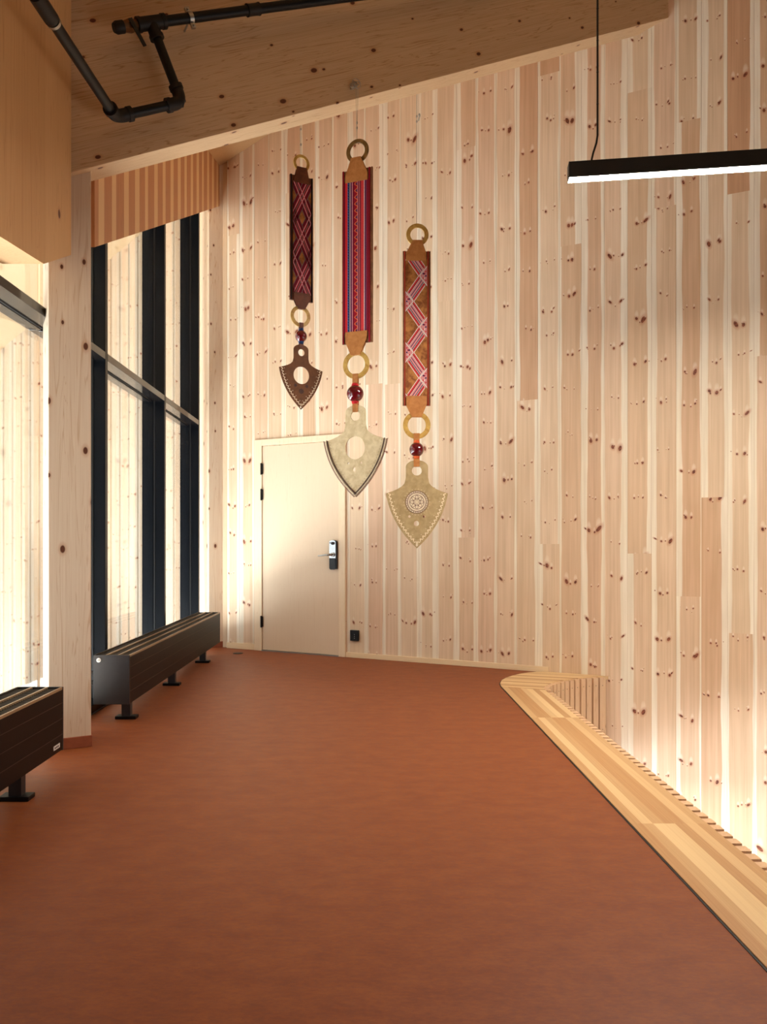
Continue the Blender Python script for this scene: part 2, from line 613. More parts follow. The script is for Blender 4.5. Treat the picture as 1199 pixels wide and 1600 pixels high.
# ------------------------------------------------------------------ setting: geometry constants
A_, B_ = 0.1357057, 5.72072e-5                     # back wall: 1/Y = A_ + B_ (px - 572)
TH = math.atan(B_ * F / A_)                         # angle of the back wall
CT, ST = math.cos(TH), math.sin(TH)


def wall_pt(px):
    u = px - CX
    Y = 1 / (A_ + B_ * u)
    return u / F * Y, Y


WX0, WY0 = wall_pt(355)


def wall_t(px):
    return (wall_pt(px)[0] - WX0) / CT


def wall_z(px, py):
    return H - (py - CY) / F * wall_pt(px)[1]


AL = math.radians(27.3)                             # columns and roof beam turn the other way
CA, SA = math.cos(AL), math.sin(AL)
PITCH = 0.497                                       # roof rise per metre along the beam
BX, BY, BZ = 2.42, 6.144, 5.31                      # where the beam's near lower edge meets the wall


def beam_t(px, off=0.0):
    x, y = BX + SA * off, BY - CA * off
    k = (px - CX) / F
    return (x - k * y) / (CA - k * SA), x, y


def beam_pt(px, py, off):
    """point on the vertical plane parallel to the beam face, off metres in front, seen at pixel"""
    t, x, y = beam_t(px, off)
    Y = y - t * SA
    return px2w(px, py, Y)


XB = -1.555                                         # facade bulkhead plane
XI, XG, XO = -1.765, -1.89, -1.96                   # facade frames: inner face, glass, outer face


def bulk_bottom(Y):
    return 2.793 + 0.5007 * (Y - 4.38)


def roof_z(X, Y):
    s = X * CA + Y * SA
    s0 = BX * CA + BY * SA
    return BZ + (s - s0) * PITCH + 1.1


# ------------------------------------------------------------------ setting: floor
mb = MB()
wl = lambda X: WY0 - (X - WX0) * math.tan(TH)
fl = [(-1.99, -3.2), (1.05, -3.2), (1.05, 5.80), (1.10, 6.05), (1.22, 6.28), (1.40, 6.50), (1.62, wl(1.62) + .05), (-1.40, wl(-1.40) + .06), (-1.40, 8.62), (-1.99, 8.62)]
mb.prism(fl, lambda a, b, d: (a, b, d), -0.28, 0.0)
tag(mb.build('floor', M['floor']), 'terracotta red linoleum floor of the upper landing', 'floor', 'structure')

# ------------------------------------------------------------------ setting: big pine wall
PIT, PH = 0.185, 0.736 + (WX0 / CT) * 0 - wall_t(572)
T0 = wall_t(572)                                    # local t of X = 0
grooves0 = T0 + 0.736
SEGS = {  # board index -> list of (pixel y of the joint's lower end, tone), from the top down
    1: [(231, .55), (840, .32), (None, .45)], 2: [(None, .34)], 3: [(None, .32)], 0: [(470, .28), (None, .36)],
    4: [(625, .82), (None, .40)], 5: [(115, .85), (850, .22), (None, .42)], 6: [(383, .5), (None, .6)], 7: [(None, .55)],
    8: [(None, .32)], 9: [(141, .30), (865, .58), (None, .40)], 10: [(323, .30), (None, .42)], 11: [(188, .45), (932, .78), (None, .48)],
    12: [(777, .40), (None, .78)], 13: [(300, 1.0), (990, .34), (None, .62)], 14: [(555, .75), (None, .36)],
    -1: [(None, .25)], -2: [(None, .22)], -3: [(600, .30), (None, .25)], -4: [(600, .35), (None, .40)], -5: [(420, .22), (None, .28)],
    -6: [(None, .35)], -7: [(None, .25)], -8: [(None, .62)], -9: [(300, .5), (None, .25)], -10: [(None, .35)], -11: [(None, .5)], -12: [(None, .45)]}
mb = MB()
ZB, ZT = -3.2, 9.2
rng = random.Random(3)
for k in range(-13, 36):
    a, c = grooves0 + PIT * k, grooves0 + PIT * (k + 1)
    if c < 0.0:
        continue
    a = max(a, 0.0)
    px = None
    for q in range(340, 2400, 3):
        if wall_t(q) >= (a + c) / 2:
            px = q
            break
    px = px or 2400
    segs = SEGS.get(k)
    if segs is None:
        segs = [(rng.uniform(200, 900), rng.uniform(.25, .8)), (None, rng.uniform(.3, .6))]
    top = ZT
    for (yj, tone) in segs:
        bot = ZB if yj is None else wall_z(px, yj)
        cm = (grooves0 + PIT * (k + .5))
        seed = rng.random()
        heart = rng.uniform(.050, .084) + 0.022 * max(0, tone - .5)
        if tone > .95:
            heart = .085
        e, d = .0016, .0016
        A = (a + .0005, c - .0005, bot, top)
        uvq = lambda x0, x1, z0, z1: [(x0 - cm, z0), (x1 - cm, z0), (x1 - cm, z1), (x0 - cm, z1)]
        at = dict(tone=tone, seed=seed, heart=heart)
        at['tone'] = tone = tone * .8
        mb.face([(A[0] + e, 0, bot), (A[1] - e, 0, bot), (A[1] - e, 0, top), (A[0] + e, 0, top)], 0, uvq(A[0] + e, A[1] - e, bot, top), **at)
        mb.face([(A[0], d, bot), (A[0] + e, 0, bot), (A[0] + e, 0, top), (A[0], d, top)], 0, uvq(A[0], A[0] + e, bot, top), **at)
        mb.face([(A[1] - e, 0, bot), (A[1], d, bot), (A[1], d, top), (A[1] - e, 0, top)], 0, uvq(A[1] - e, A[1], bot, top), **at)
        top = bot
tl = grooves0 + PIT * 36
for quad in ([(0, .003, ZB), (tl, .003, ZB), (tl, .003, ZT), (0, .003, ZT)], [(tl, .12, ZB), (0, .12, ZB), (0, .12, ZT), (tl, .12, ZT)],
             [(0, .12, ZB), (0, 0, ZB), (0, 0, ZT), (0, .12, ZT)], [(tl, 0, ZB), (tl, .12, ZB), (tl, .12, ZT), (tl, 0, ZT)],
             [(0, 0, ZT), (tl, 0, ZT), (tl, .12, ZT), (0, .12, ZT)]):
    mb.face(quad, 0, [(0, 0), (.05, 0), (.05, 1), (0, 1)], tone=.6, seed=.3, heart=.09)
tag(mb.build('wall_back', M['pine'], loc=(WX0, WY0, 0), rot=(0, 0, -TH)), 'tall wall of knotty pine boards behind the hanging ornaments', 'wall', 'structure')
WROT = (0, 0, -TH)
WLOC = (WX0, WY0, 0)

# baseboard along the wall, right of the door and left of it
tb0, tb1 = wall_t(541.5), wall_t(858)
mb = MB()
mb.box(tb0, tb1, -.014, 0, 0, .048)
tag(mb.build('baseboard_back', M['trim_x'], loc=WLOC, rot=WROT, bevel=.002), 'pale wooden baseboard from the door to the stair opening', 'baseboard', 'structure')
mb = MB()
mb.box(0.0, wall_t(399.5), -.012, 0, 0, .06)
tag(mb.build('baseboard_corner', M['trim_x'], loc=WLOC, rot=WROT, bevel=.002), 'short wooden baseboard left of the door frame', 'baseboard', 'structure')


# ------------------------------------------------------------------ setting: columns
def column(name, x, y, w, d, h, label):
    o = MB().box(0, w, 0, d, 0, h).build(name, M['column'], loc=(x, y, 0), rot=(0, 0, AL), bevel=.004)
    tag(o, label, 'column', 'structure')
    s = MB()
    s.box(-.006, w + .006, -.006, d + .006, 0.0, .062)
    s.build('floor_upstand', M['skirt'], o, bevel=.004)
    return o


column('timber_column', -1.69, 4.086, .216, .335, 3.35, 'pale glulam column rising behind the nearest radiator')
column('timber_column', -1.658, 8.10, .218, .33, 5.5, 'pale glulam column in the far corner beside the door wall')

# ------------------------------------------------------------------ setting: roof beam
Lb = 5.3 / CA
rotb = Matrix.Rotation(AL, 4, 'Z') @ Matrix.Rotation(-math.atan(PITCH), 4, 'Y')
tl_ = 5.15
sl = math.sqrt(1 + PITCH ** 2)
mb = MB()
# local frame of the beam: x along the horizontal run, y into the depth, z up; sheared ends stay vertical
tl0, tl1 = -.35, 4.72
mb.hexa([(-tl1, 0, -tl1 * PITCH), (-tl0, 0, -tl0 * PITCH), (-tl0, .2, -tl0 * PITCH), (-tl1, .2, -tl1 * PITCH),
         (-tl1, 0, -tl1 * PITCH + 1.12), (-tl0, 0, -tl0 * PITCH + 1.12), (-tl0, .2, -tl0 * PITCH + 1.12), (-tl1, .2, -tl1 * PITCH + 1.12)])
# grain follows the slope: turn the mesh so that local x is the slope direction
ang = math.atan(PITCH)
bm_rot = Matrix.Rotation(ang, 4, 'Y')
mb.v = [tuple(bm_rot @ Vector(p)) for p in mb.v]
beam = mb.build('roof_beam', M['beam'], bevel=.003)
beam.matrix_world = Matrix.Translation((BX, BY, BZ)) @ Matrix.Rotation(AL, 4, 'Z') @ Matrix.Rotation(-ang, 4, 'Y')
tag(beam, 'deep sloping glulam roof beam crossing above the hanging ornaments', 'beam', 'structure')

# ------------------------------------------------------------------ setting: facade bulkheads (left wall above the windows)
fX = lambda a, b, d: (d, a, b)
mb = MB()
poly = [(-3.2, 2.07), (3.252, 2.41), (3.705, bulk_bottom(3.705)), (4.05, bulk_bottom(4.05)), (4.05, roof_z(XB, 4.05) + .02), (-3.2, roof_z(XB, -3.2) + .02)]
mb.prism(poly, fX, XB, XB - .2)
tag(mb.build('wall_left', M['panel']), 'plain tan wooden panel above the near window, beside the pipe', 'wall', 'structure')
mb = MB()
poly = [(4.40, bulk_bottom(4.40)), (8.16, bulk_bottom(8.16)), (8.16, roof_z(XB, 8.16) + .02), (4.40, roof_z(XB, 4.40) + .02)]
mb.prism(poly, fX, XB, XB - .2)
tag(mb.build('wall_left', M['bulkhead']), 'vertically striped boards above the far window, under the roof beam', 'wall', 'structure')


mb = MB()
mb.box(-1.97, -1.40, 8.50, 8.62, -3.2, 9.0)
mb.box(-1.52, -1.40, 8.16, 8.50, -3.2, 9.0)
mb.box(-1.97, XB - .2, 8.25, 8.5, 5.0, 9.0)
tag(mb.build('wall_corner', M['trim']), 'boards closing the corner behind the far column', 'wall', 'structure')


# ------------------------------------------------------------------ setting: windows
def window(name, y0, y1, mulls, ztop, label, sill=True):
    """curtain wall bay: deep mullions, transom, sill and glass panes"""
    e = empty(name, (XG, (y0 + y1) / 2, 0))
    inv = lambda o: setattr(o, 'location', (-XG, -(y0 + y1) / 2, 0)) or o
    for ym in mulls:
        z = ztop(ym)
        m = MB()
        m.box(XG, XI, ym, ym + .05, .0, z)
        m.box(XG - .012, XG + .03, ym - .012, ym + .062, .0, z)
        m.box(XO, XG - .012, ym - .004, ym + .054, .0, z)
        m.box(XG + .030, XG + .045, ym - .006, ym + .056, .0, z, 1)
        inv(m.build('mullion', [M['frame_metal'], M['gasket']], e, bevel=.002))
    t = MB()
    edges = sorted([y0] + [q for ym in mulls for q in (ym, ym + .05)] + [y1])
    segs = [(a, b) for a, b in zip(edges, edges[1:]) if b - a > .1]
    for a, b in segs:
        tr = MB()
        tr.box(XG, XI, a, b, 2.352, 2.402)
        tr.box(XG - .012, XG + .012, a, b, 2.338, 2.416)
        tr.box(XO, XG - .012, a, b, 2.346, 2.408)
        tr.box(XG + .012, XG + .020, a, b, 2.345, 2.409, 1)
        inv(tr.build('transom', [M['transom_metal'], M['gasket']], e, bevel=.002))
        for (za, zb, zc) in ((.06, 2.345, 2.345), (2.41, ztop(a), ztop(b))):
            g = MB()
            g.prism([(a, za), (b, za), (b, zc), (a, zb)], fX, XG - .004, XG + .004)
            inv(g.build('glass_pane', M['glass'], e))
    s = MB()
    s.box(XO, XI, y0, y1, 0.0, .06)
    s.box(XI, XI + .004, y0, y1, 0, .012, 1)
    inv(s.build('sill_rail', [M['frame_metal'], M['gasket']], e, bevel=.002))
    hd = MB()
    hd.prism([(y0, ztop(y0)), (y1, ztop(y1)), (y1, ztop(y1) + .12), (y0, ztop(y0) + .12)], fX, XO, XI)
    inv(hd.build('head_rail', M['frame_metal'], e))
    tag(e, label, 'window', 'structure')
    return e


window('window_1', 2.5, 4.44, (2.5,), lambda Y: 2.41 + .055 * (Y - 3.252) + .035 + (.5 * max(0, Y - 3.70)), 'near glazed facade bay with black transom left of the column')
window('window_2', 4.46, 8.17, (5.20, 6.724, 8.10), lambda Y: bulk_bottom(Y) + .25, 'far glazed facade bay with deep dark mullions behind the long radiator')

# ------------------------------------------------------------------ setting: enclosure the camera does not look at
mb = MB()
mb.box(-2.1, -1.9, -3.2, 2.5, 0, 2.6)
tag(mb.build('wall_left', M['panel']), 'wooden wall beside the viewer, left of the near window', 'wall', 'structure')
mb = MB()
mb.box(-2.2, 6.5, -3.32, -3.2, -3.2, 7.5)
tag(mb.build('wall_behind', M['hall']), 'wooden wall behind the viewer', 'wall', 'structure')
mb = MB()
mb.box(6.4, 6.5, -3.2, 4.5, -3.2, 9.0)
tag(mb.build('wall_right', M['hall']), 'wooden wall closing the stair hall on the right', 'wall', 'structure')
mb = MB()
q = [(-2.1, -3.3), (6.5, -3.3), (6.5, 4.4), (-1.2, 8.6), (-2.1, 8.9)]
mb.face([(x, y, roof_z(x, y)) for x, y in q][::-1])
mb.face([(x, y, roof_z(x, y) + .1) for x, y in q])
tag(mb.build('ceiling', M['ceiling']), 'sloping boarded ceiling above the roof beam', 'ceiling', 'structure')
mb = MB()
mb.box(-2.1, 6.5, -3.3, 9.0, -3.3, -3.2)
tag(mb.build('floor_lower', M['concrete']), 'floor of the storey below', 'floor', 'structure')
mb = MB()
mb.box(-60, -2.1, -40, 40, -3.4, -3.3)
tag(mb.build('ground', M['snow']), 'snow covered ground outside the windows', 'ground', 'structure')

mb = MB()  # unseen eaves added to keep high sky light off the floor
pe = [(-3.2, 2.62), (3.7, 2.75), (8.9, bulk_bottom(8.9) + .3), (8.9, bulk_bottom(8.9) + .5), (3.7, 2.95), (-3.2, 2.82)]
mb.prism(pe, fX, -2.0, -3.3)
tag(mb.build('sky_blocking_eaves', M['trim']), 'unseen wooden eaves added over the windows to block high skylight', 'eaves', 'structure')

# exterior boarded wing seen through the glass
mb = MB()
YE = 10.5
rng = random.Random(11)
x = -9.0
rake = lambda X: 5.18 + (X + 3.27) * .83
while x < -2.2:
    w = .1225
    tp = rake(x + w / 2) + .1
    at = dict(tone=rng.uniform(0, .6), seed=rng.random(), heart=rng.uniform(.03, .05))
    cm = x + w / 2
    e = .011
    for (x0, x1, ya, yb) in ((x, x + e, YE + .03, YE), (x + e, x + w - e, YE, YE), (x + w - e, x + w, YE, YE + .03)):
        mb.face([(x0, ya, -3.3), (x1, yb, -3.3), (x1, yb, tp), (x0, ya, tp)], 0,
                [(x0 - cm, 0), (x1 - cm, 0), (x1 - cm, tp + 3.3), (x0 - cm, tp + 3.3)], **at)
    x += w
tag(mb.build('exterior_wall', M['pine_out']), 'pale boarded wall of the neighbouring wing outside the windows', 'wall', 'structure')
mb = MB()
x0, x1 = -9.0, -2.0
mb.hexa([(x0, 6.0, rake(x0)), (x1, 8.9, rake(x1)), (x1, YE + .2, rake(x1)), (x0, YE + .2, rake(x0)),
         (x0, 6.0, rake(x0) + .15), (x1, 8.9, rake(x1) + .15), (x1, YE + .2, rake(x1) + .15), (x0, YE + .2, rake(x0) + .15)])
tag(mb.build('exterior_soffit', M['trim_x']), 'pale sloping eaves soffit of the neighbouring wing', 'soffit', 'structure')

# ------------------------------------------------------------------ setting: door
td0, td1 = wall_t(411), wall_t(531)
tf0, tf1 = wall_t(399.3), wall_t(541)
zl = wall_z(471, 693.5)
zf = wall_z(471, 682.8)
door = empty('door_1', WLOC, -TH)
tag(door, 'pale veneered door in the pine wall behind the middle ornament', 'door', 'structure')
MB().box(td0 + .002, td1 - .002, -.012, .0, .012, zl).build('door_leaf', M['door'], door, bevel=.002)
fr = MB()
fr.box(tf0, td0, -.022, 0, 0, zf)
fr.box(td1, tf1, -.022, 0, 0, zf)
fr.box(td0, td1, -.022, 0, zl + .004, zf)
fr.build('door_frame', M['trim'], door, bevel=.002)
MB().box(td0, td1, -.030, .0, 0.0, .010).build('threshold', M['steel'], door)
for ya, yb in ((724, 742), (764, 782), (962, 980)):
    za, zb = wall_z(411, yb), wall_z(411, ya)
    hg = MB()
    hg.tube([(td0 - .004, -.026, za), (td0 - .004, -.026, zb)], .009, 10)
    hg.box(td0 - .016, td0 + .012, -.024, -.0125, za + .006, zb - .006)
    hg.build('hinge', M['fitting'], door)
tp0, tp1 = wall_t(517.8), wall_t(527.5)
zc = lambda y: wall_z(523, y)
lp = MB()
pts = []
lw = tp1 - tp0
for i in range(9):
    a_ = math.pi * i / 8
    pts.append((tp1 - lw / 2 + lw / 2 * math.cos(a_), zc(847) + .018 * math.sin(a_)))
pl_top = pts + [(tp0, zc(872)), (tp1, zc(872))]
pl_bot = [(tp0, zc(872)), (tp0, zc(888)), (tp0 + .012, zc(889.8)), (tp1 - .012, zc(889.8)), (tp1, zc(888)), (tp1, zc(872))]
fY = lambda a, b, d: (a, d, b)
lp.prism(pl_top, fY, -.034, -.040, 0)
lp.prism(pl_bot, fY, -.034, -.040, 1)
lp.prism([(a + .010 if a > (tp0 + tp1) / 2 else a, b) for a, b in pts] + [(tp0 + .002, zc(889)), (tp1 + .010, zc(889))], fY, -.012, -.034, 1)
lock = lp.build('lock_plate', [M['chrome'], M['black_plastic']], door)
tc = (tp0 + tp1) / 2
tn = MB()
tn.tube([(tc + .006, -.040, zc(849)), (tc + .006, -.054, zc(849))], .014, 16)
tn.box(tc - .020, tc + .018, -.062, -.052, zc(849) + .001, zc(849) + .009)
tn.build('thumb_turn', M['fitting'], lock, smooth=False)
lv = MB()
lv.tube([(tc + .004, -.040, zc(866.5)), (tc + .004, -.052, zc(866.5))], .022, 18)
lv.tube([(tc + .004, -.050, zc(866.5)), (tc + .004, -.078, zc(866.5)), (tc - .012, -.086, zc(866.5)), (tc - .05, -.088, zc(867)), (tc - .135, -.085, zc(868.5))], [.011, .011, .0105, .0085, .0065], 12)
lv.build('lever_handle', M['steel'], lock, smooth=True)

# ------------------------------------------------------------------ socket on the wall, cover in the floor
so = empty('power_socket', (WX0, WY0, 0), -TH)
t0_, t1_ = wall_t(548.9), wall_t(562)
z0_, z1_ = wall_z(555, 1001), wall_z(555, 984.3)
MB().box(t0_, t1_, -.026, .0, z0_, z1_).build('socket_plate', M['black_plastic'], so, bevel=.004)
sk = MB()
for dz in (.25, .42, .6):
    sk.tube([((t0_ + t1_) / 2 + .004, -.0265, z0_ + (z1_ - z0_) * dz), ((t0_ + t1_) / 2 + .004, -.0275, z0_ + (z1_ - z0_) * dz)], .004, 10)
sk.build('socket_pin_hole', M['steel'], so)
tag(so, 'small black double power socket low on the pine wall right of the door', 'socket')
p = px2w(372, 1021, H * F / (1021 - CY))
mb = MB()
mb.tube([(p.x, p.y, 0), (p.x, p.y, .004)], .05, 28)
tag(mb.build('floor_cover', M['fitting']), 'small dark round cover plate in the floor by the corner', 'cover plate')


# ------------------------------------------------------------------ radiators
def radiator(yn, yf, feet, label, knob=True, badge=False, stubs=True):
    xl, xr, zb, zt = -1.668, -1.4485, .124, .4215
    e = empty('radiator', ((xl + xr) / 2, (yn + yf) / 2, 0))
    off = Vector((-(xl + xr) / 2, -(yn + yf) / 2, 0))

    def put(mb_, name, mats, parent=e, **k):
        o = mb_.build(name, mats, parent, **k)
        o.location = off if parent is e else (0, 0, 0)
        return o
    c = MB()
    c.box(xl, xr, yn + .012, yf - .012, zb, zt - .012)
    for k in range(1, 4):                       # fine seams between the front sections
        z = zb + (zt - zb) * k / 4
        c.box(xr, xr + .0012, yn + .012, yf - .012, z - .0009, z + .0009, 1)
    put(c, 'casing', [M['black_metal'], M['seam']])
    for y in (yn, yf - .012):
        put(MB().box(xl - .002, xr + .001, y, y + .012, zb - .004, zt), 'end_plate', M['end_metal'], bevel=.0015)
    g = MB()
    for i in range(4):
        x = xl + (xr - xl) * i / 3
        x = min(max(x, xl + .004), xr - .004)
        g.box(x - .004, x + .004, yn + .012, yf - .012, zt - .012, zt, 1 if i else 0)
    n = int((yf - yn) / .022)
    for i in range(n):
        y = yn + .02 + i * .022
        g.box(xl + .006, xr - .006, y, y + .006, zt - .012, zt - .007, 0)
    put(g, 'top_grille', [M['rad_grille'], M['rad_line']])
    for y in feet:
        f = MB()
        f.box(-1.539, -1.4835, y + .012, y + .058, .018, zb)
        lg = put(f, 'leg', M['end_metal'], bevel=.002)
        b = MB()
        b.box(-1.577, -1.447, y, y + .07, 0, .02)
        b.build('base_plate', M['black_metal'], lg, bevel=.003)
    if knob:
        k = MB()
        x, z = xl + .033, zt - .03
        k.tube([(x, yn, z), (x, yn - .006, z)], .0135, 20)
        k.tube([(x, yn - .006, z), (x, yn - .009, z)], .007, 16, 1)
        put(k, 'vent_valve', [M['white_plastic'], M['steel']])
    if stubs:
        for z in (.305, .245):
            s = MB()
            s.tube([(xl + .01, yn + .045, z), (xl - .05, yn + .045, z)], .011, 12)
            s.tube([(xl - .015, yn + .045, z), (xl - .03, yn + .045, z)], .015, 8)
            put(s, 'pipe_stub', M['fitting'])
    if badge:
        b = MB()
        b.box(xr, xr + .0015, yf - .115, yf - .045, zb + .020, zb + .040)
        for i in range(3):
            b.box(xr + .0015, xr + .002, yf - .105 + i * .017, yf - .094 + i * .017, zb + .026, zb + .034, 1)
        put(b, 'badge', [M['white_plastic'], M['black_metal']])
    tag(e, label, 'radiator', group='low radiators along the windows')


M['seam'] = plain('radiator_seam', srgb(72, 54, 44), 0.5)
M['end_metal'] = plain('dark_grey_end_metal', srgb(40, 38, 40), 0.38, 0.5)
radiator(4.70, 7.62, (4.82, 5.95, 7.08), 'long low black radiator standing behind the column, with white valve on its end')
radiator(.76, 3.675, (.95, 2.1, 3.29), 'low black radiator in the left foreground, in front of the column', knob=False, badge=True, stubs=False)

# ------------------------------------------------------------------ stair opening edge
edge = empty('stair_edging', (1.2, 4.0, 0))
tag(edge, 'wooden edging with slatted side that curves round the stair opening', 'edging')
EO = Vector((-1.2, -4.0, 0))
XC0, XC1, CT0, CT1 = 1.043, 1.343, -.02, .006
mb = MB()
bounds = [(-3.15, -.6, 3), (-.6, 1.2, 11), (1.2, 3.02, 5), (3.02, 4.85, 8), (4.85, 5.80, 2)]
for (ya, yb, sd) in bounds:
    def q(pts, uvs):
        mb.face(pts, 0, uvs, seed=float(sd))
    yb2a, yb2b = yb, yb
    if sd == 2:
        yb2a, yb2b = 5.92, 5.74
    q([(XC0, ya, CT1), (XC1, ya, CT1), (XC1, yb2b, CT1), (XC0, yb2a, CT1)], [(0, ya), (.3, ya), (.3, yb2b), (0, yb2a)])
    q([(XC0, ya, CT0), (XC0, ya, CT1), (XC0, yb2a, CT1), (XC0, yb2a, CT0)][::-1], [(0, ya), (0, ya), (0, yb), (0, yb)])
    q([(XC1, ya, CT1), (XC1, ya, CT0), (XC1, yb2b, CT0), (XC1, yb2b, CT1)][::-1], [(.3, ya), (.3, ya), (.3, yb), (.3, yb)])
mb.build('cap_board', M['cap'], edge).location = EO
outer = [(1.043, 5.92), (1.055, 6.03), (1.09, 6.167), (1.145, 6.28), (1.223, 6.39), (1.30, 6.475), (1.383, 6.536), (1.46, 6.575), (1.531, 6.592), (1.77, wl(1.77) - .003), (2.005, wl(2.005) - .003)]
inner = [(1.99, 6.345), (1.88, 6.325), (1.77, 6.286), (1.643, 6.215), (1.56, 6.15), (1.48, 6.066), (1.41, 5.98), (1.36, 5.88), (1.343, 5.74)]
ring = outer + inner
du = Vector((.93, -.30)).normalized()
dn = Vector((-du.y, du.x))
mb = MB()
mb.face([(a, b, CT1) for a, b in ring][::-1], 0, [(Vector(p_).dot(dn), Vector(p_).dot(du)) for p_ in ring][::-1], seed=60.0)
for i in range(len(ring)):
    p_, q_ = ring[i], ring[(i + 1) % len(ring)]
    mb.face([(*p_, CT0), (*q_, CT0), (*q_, CT1), (*p_, CT1)], 0, [(Vector(p_).dot(dn), 0), (Vector(q_).dot(dn), 0), (Vector(q_).dot(dn), .03), (Vector(p_).dot(dn), .03)], seed=60.0)
mb.build('curved_cap', M['cap'], edge).location = EO


def slat(mb_, x, y, nx, ny, wd=.048, th=.042, z0=-.92, z1=.003, nails=True):
    """a slat centred at (x, y) on the edge line, standing out along (nx, ny)"""
    tx, ty = -ny, nx
    c = [(x + tx * s * wd / 2 + nx * d, y + ty * s * wd / 2 + ny * d) for s, d in ((-1, 0), (1, 0), (1, th), (-1, th))]
    mb_.hexa([(a, b, z0) for a, b in c] + [(a, b, z1) for a, b in c])
    if nails:
        for z in (-.06, -.42):
            a, b = x + nx * th, y + ny * th
            mb_.tube([(a, b, z), (a + nx * .001, b + ny * .001, z)], .0032, 8, 1)


mb = MB()
y = -1.0
while y < 5.70:
    slat(mb, XC1, y, 1, 0, nails=False)
    y += .070
mb.build('slat_row', [M['slat'], M['nail']], edge).location = EO
mb = MB()
path = [Vector(p_) for p_ in inner[::-1]]
tot = sum((b - a).length for a, b in zip(path, path[1:]))
s = .05
while s < tot - .005:
    r_, i = s, 0
    while r_ > (path[i + 1] - path[i]).length:
        r_ -= (path[i + 1] - path[i]).length
        i += 1
    tdir = (path[i + 1] - path[i]).normalized()
    p_ = path[i] + tdir * r_
    slat(mb, p_.x, p_.y, tdir.y, -tdir.x)
    s += .0655
mb.build('curved_slat_row', [M['slat'], M['nail']], edge).location = EO
gp = MB()  # black strip painting the shadow line where the cap meets the floor
shadow_poly = [(XC0 - .007, -3.15), (XC0 - .007, 5.92)] + [(a - .007, b + .004) for a, b in outer[1:9]] + outer[0:9][::-1] + [(XC0, -3.15)]
gp.prism(shadow_poly, lambda a, b, d: (a, b, d), .0005, .0025)
gp.build('painted_shadow_line', M['gasket'], edge).location = EO
bk = MB()
bk.box(1.06, XC1 - .002, -3.15, 5.74, -.35, CT0)
poly = [(a, b) for a, b in ring]
cx_ = [(1.06, 5.74)] + [(a + .01, b - .012) for a, b in outer[1:-2]] + [(1.98, 6.365)] + [(a - .004, b + .006) for a, b in inner]
bk.prism(cx_, lambda a, b, d: (a, b, d), -.9, CT0)
bk.build('backing', M['slat'], edge).location = EO

# ------------------------------------------------------------------ pendant lamp
LA = Vector((1.0315, 3.9, 0))
ldir = Vector((.9385, -.13, 0)).normalized()
lrz = math.atan2(ldir.y, ldir.x)
zlt, zlb = H - (252.4 - CY) / F * 3.9, H - (277.0 - CY) / F * 3.9
lamp = empty('pendant_lamp', (LA.x, LA.y, zlb), lrz)
hh = zlt - zlb
LL = 1.5
hs = MB()
hs.box(0.003, LL - .003, 0, .066, .006, hh)
hs.box(0.003, LL - .003, 0, .004, 0, .006)
hs.box(0.003, LL - .003, .062, .066, 0, .006)
hs.build('housing', M['lamp_black'], lamp)
MB().box(.004, LL - .004, .0045, .0615, .0005, .006).build('diffuser', M['lamp'], lamp)
for x in (0, LL - .003):
    MB().box(x, x + .003, -.0005, .0665, -.001, hh + .001).build('end_cap', M['lamp_black'], lamp)
zroof = 5.2
for xa in (.128, 1.35):
    cd = MB()
    top = roof_z(1.16, 3.88) - zlb if xa < 1 else roof_z(3.3, 3.55) - zlb
    cd.tube([(xa - .015, .033, hh - .002), (xa - .004, .033, hh + .05), (xa + .012, .033, hh + .10), (xa + .018, .033, hh + .14), (xa + .018, .033, top)], .0052, 10)
    c_ = cd.build('cord', M['fitting'], lamp, smooth=True)
    for i in range(5 if xa < 1 else 0):
        MB().sphere((xa + .018, .033, hh + .30 + .162 * i), .0066, .0066, .005, nu=10, nv=6).build('cable_clip', M['black_plastic'], c_)
tag(lamp, 'long black linear pendant lamp glowing white underneath', 'lamp')

# ------------------------------------------------------------------ sprinkler pipe
OFF = .125
pipe_root = empty('sprinkler_pipe', beam_pt(285, 158, OFF))
PO = -Vector(pipe_root.location)


def pput(mb_, name, mat, parent=pipe_root, **k):
    o = mb_.build(name, mat, parent, smooth=True, **k)
    o.location = PO if parent is pipe_root else (0, 0, 0)
    return o


pA1 = beam_pt(181, 183, OFF)
pB1 = beam_pt(284, 160, OFF)
pT = beam_pt(236.5, 36, OFF)
dD = (beam_pt(480, 4, OFF) - pT).normalized()
pD1 = pT + dD * 2.6
pD0 = pT - dD * .20
pA0 = pA1 + (px2w(61, 0, 3.13) - pA1).normalized() * 2.6
R_ = .0255
pput(MB().tube([pA0, pA1], R_, 20), 'pipe_section', M['pipe'])
pput(MB().tube([pA1, pB1], R_, 20), 'pipe_section', M['pipe'])
pput(MB().tube([pB1, pT], R_, 20), 'pipe_section', M['pipe'])
pput(MB().tube([pT, pD1], R_ * 1.05, 20), 'pipe_section', M['pipe'])


def elbow(c, a, b, r=R_ * 1.32, reach=.085):
    da, db = (a - c).normalized(), (b - c).normalized()
    m = MB()
    path = [c + da * reach]
    for i in range(9):
        t = i / 8
        path.append((c + da * .05) * (1 - t) ** 2 + c * 2 * t * (1 - t) + (c + db * .05) * t * t)
    path.append(c + db * reach)
    m.tube(path, r, 20)
    for d in (da, db):
        m.tube([c + d * (reach - .018), c + d * (reach + .006)], r * 1.14, 20)
    return pput(m, 'elbow_fitting', M['fitting'])


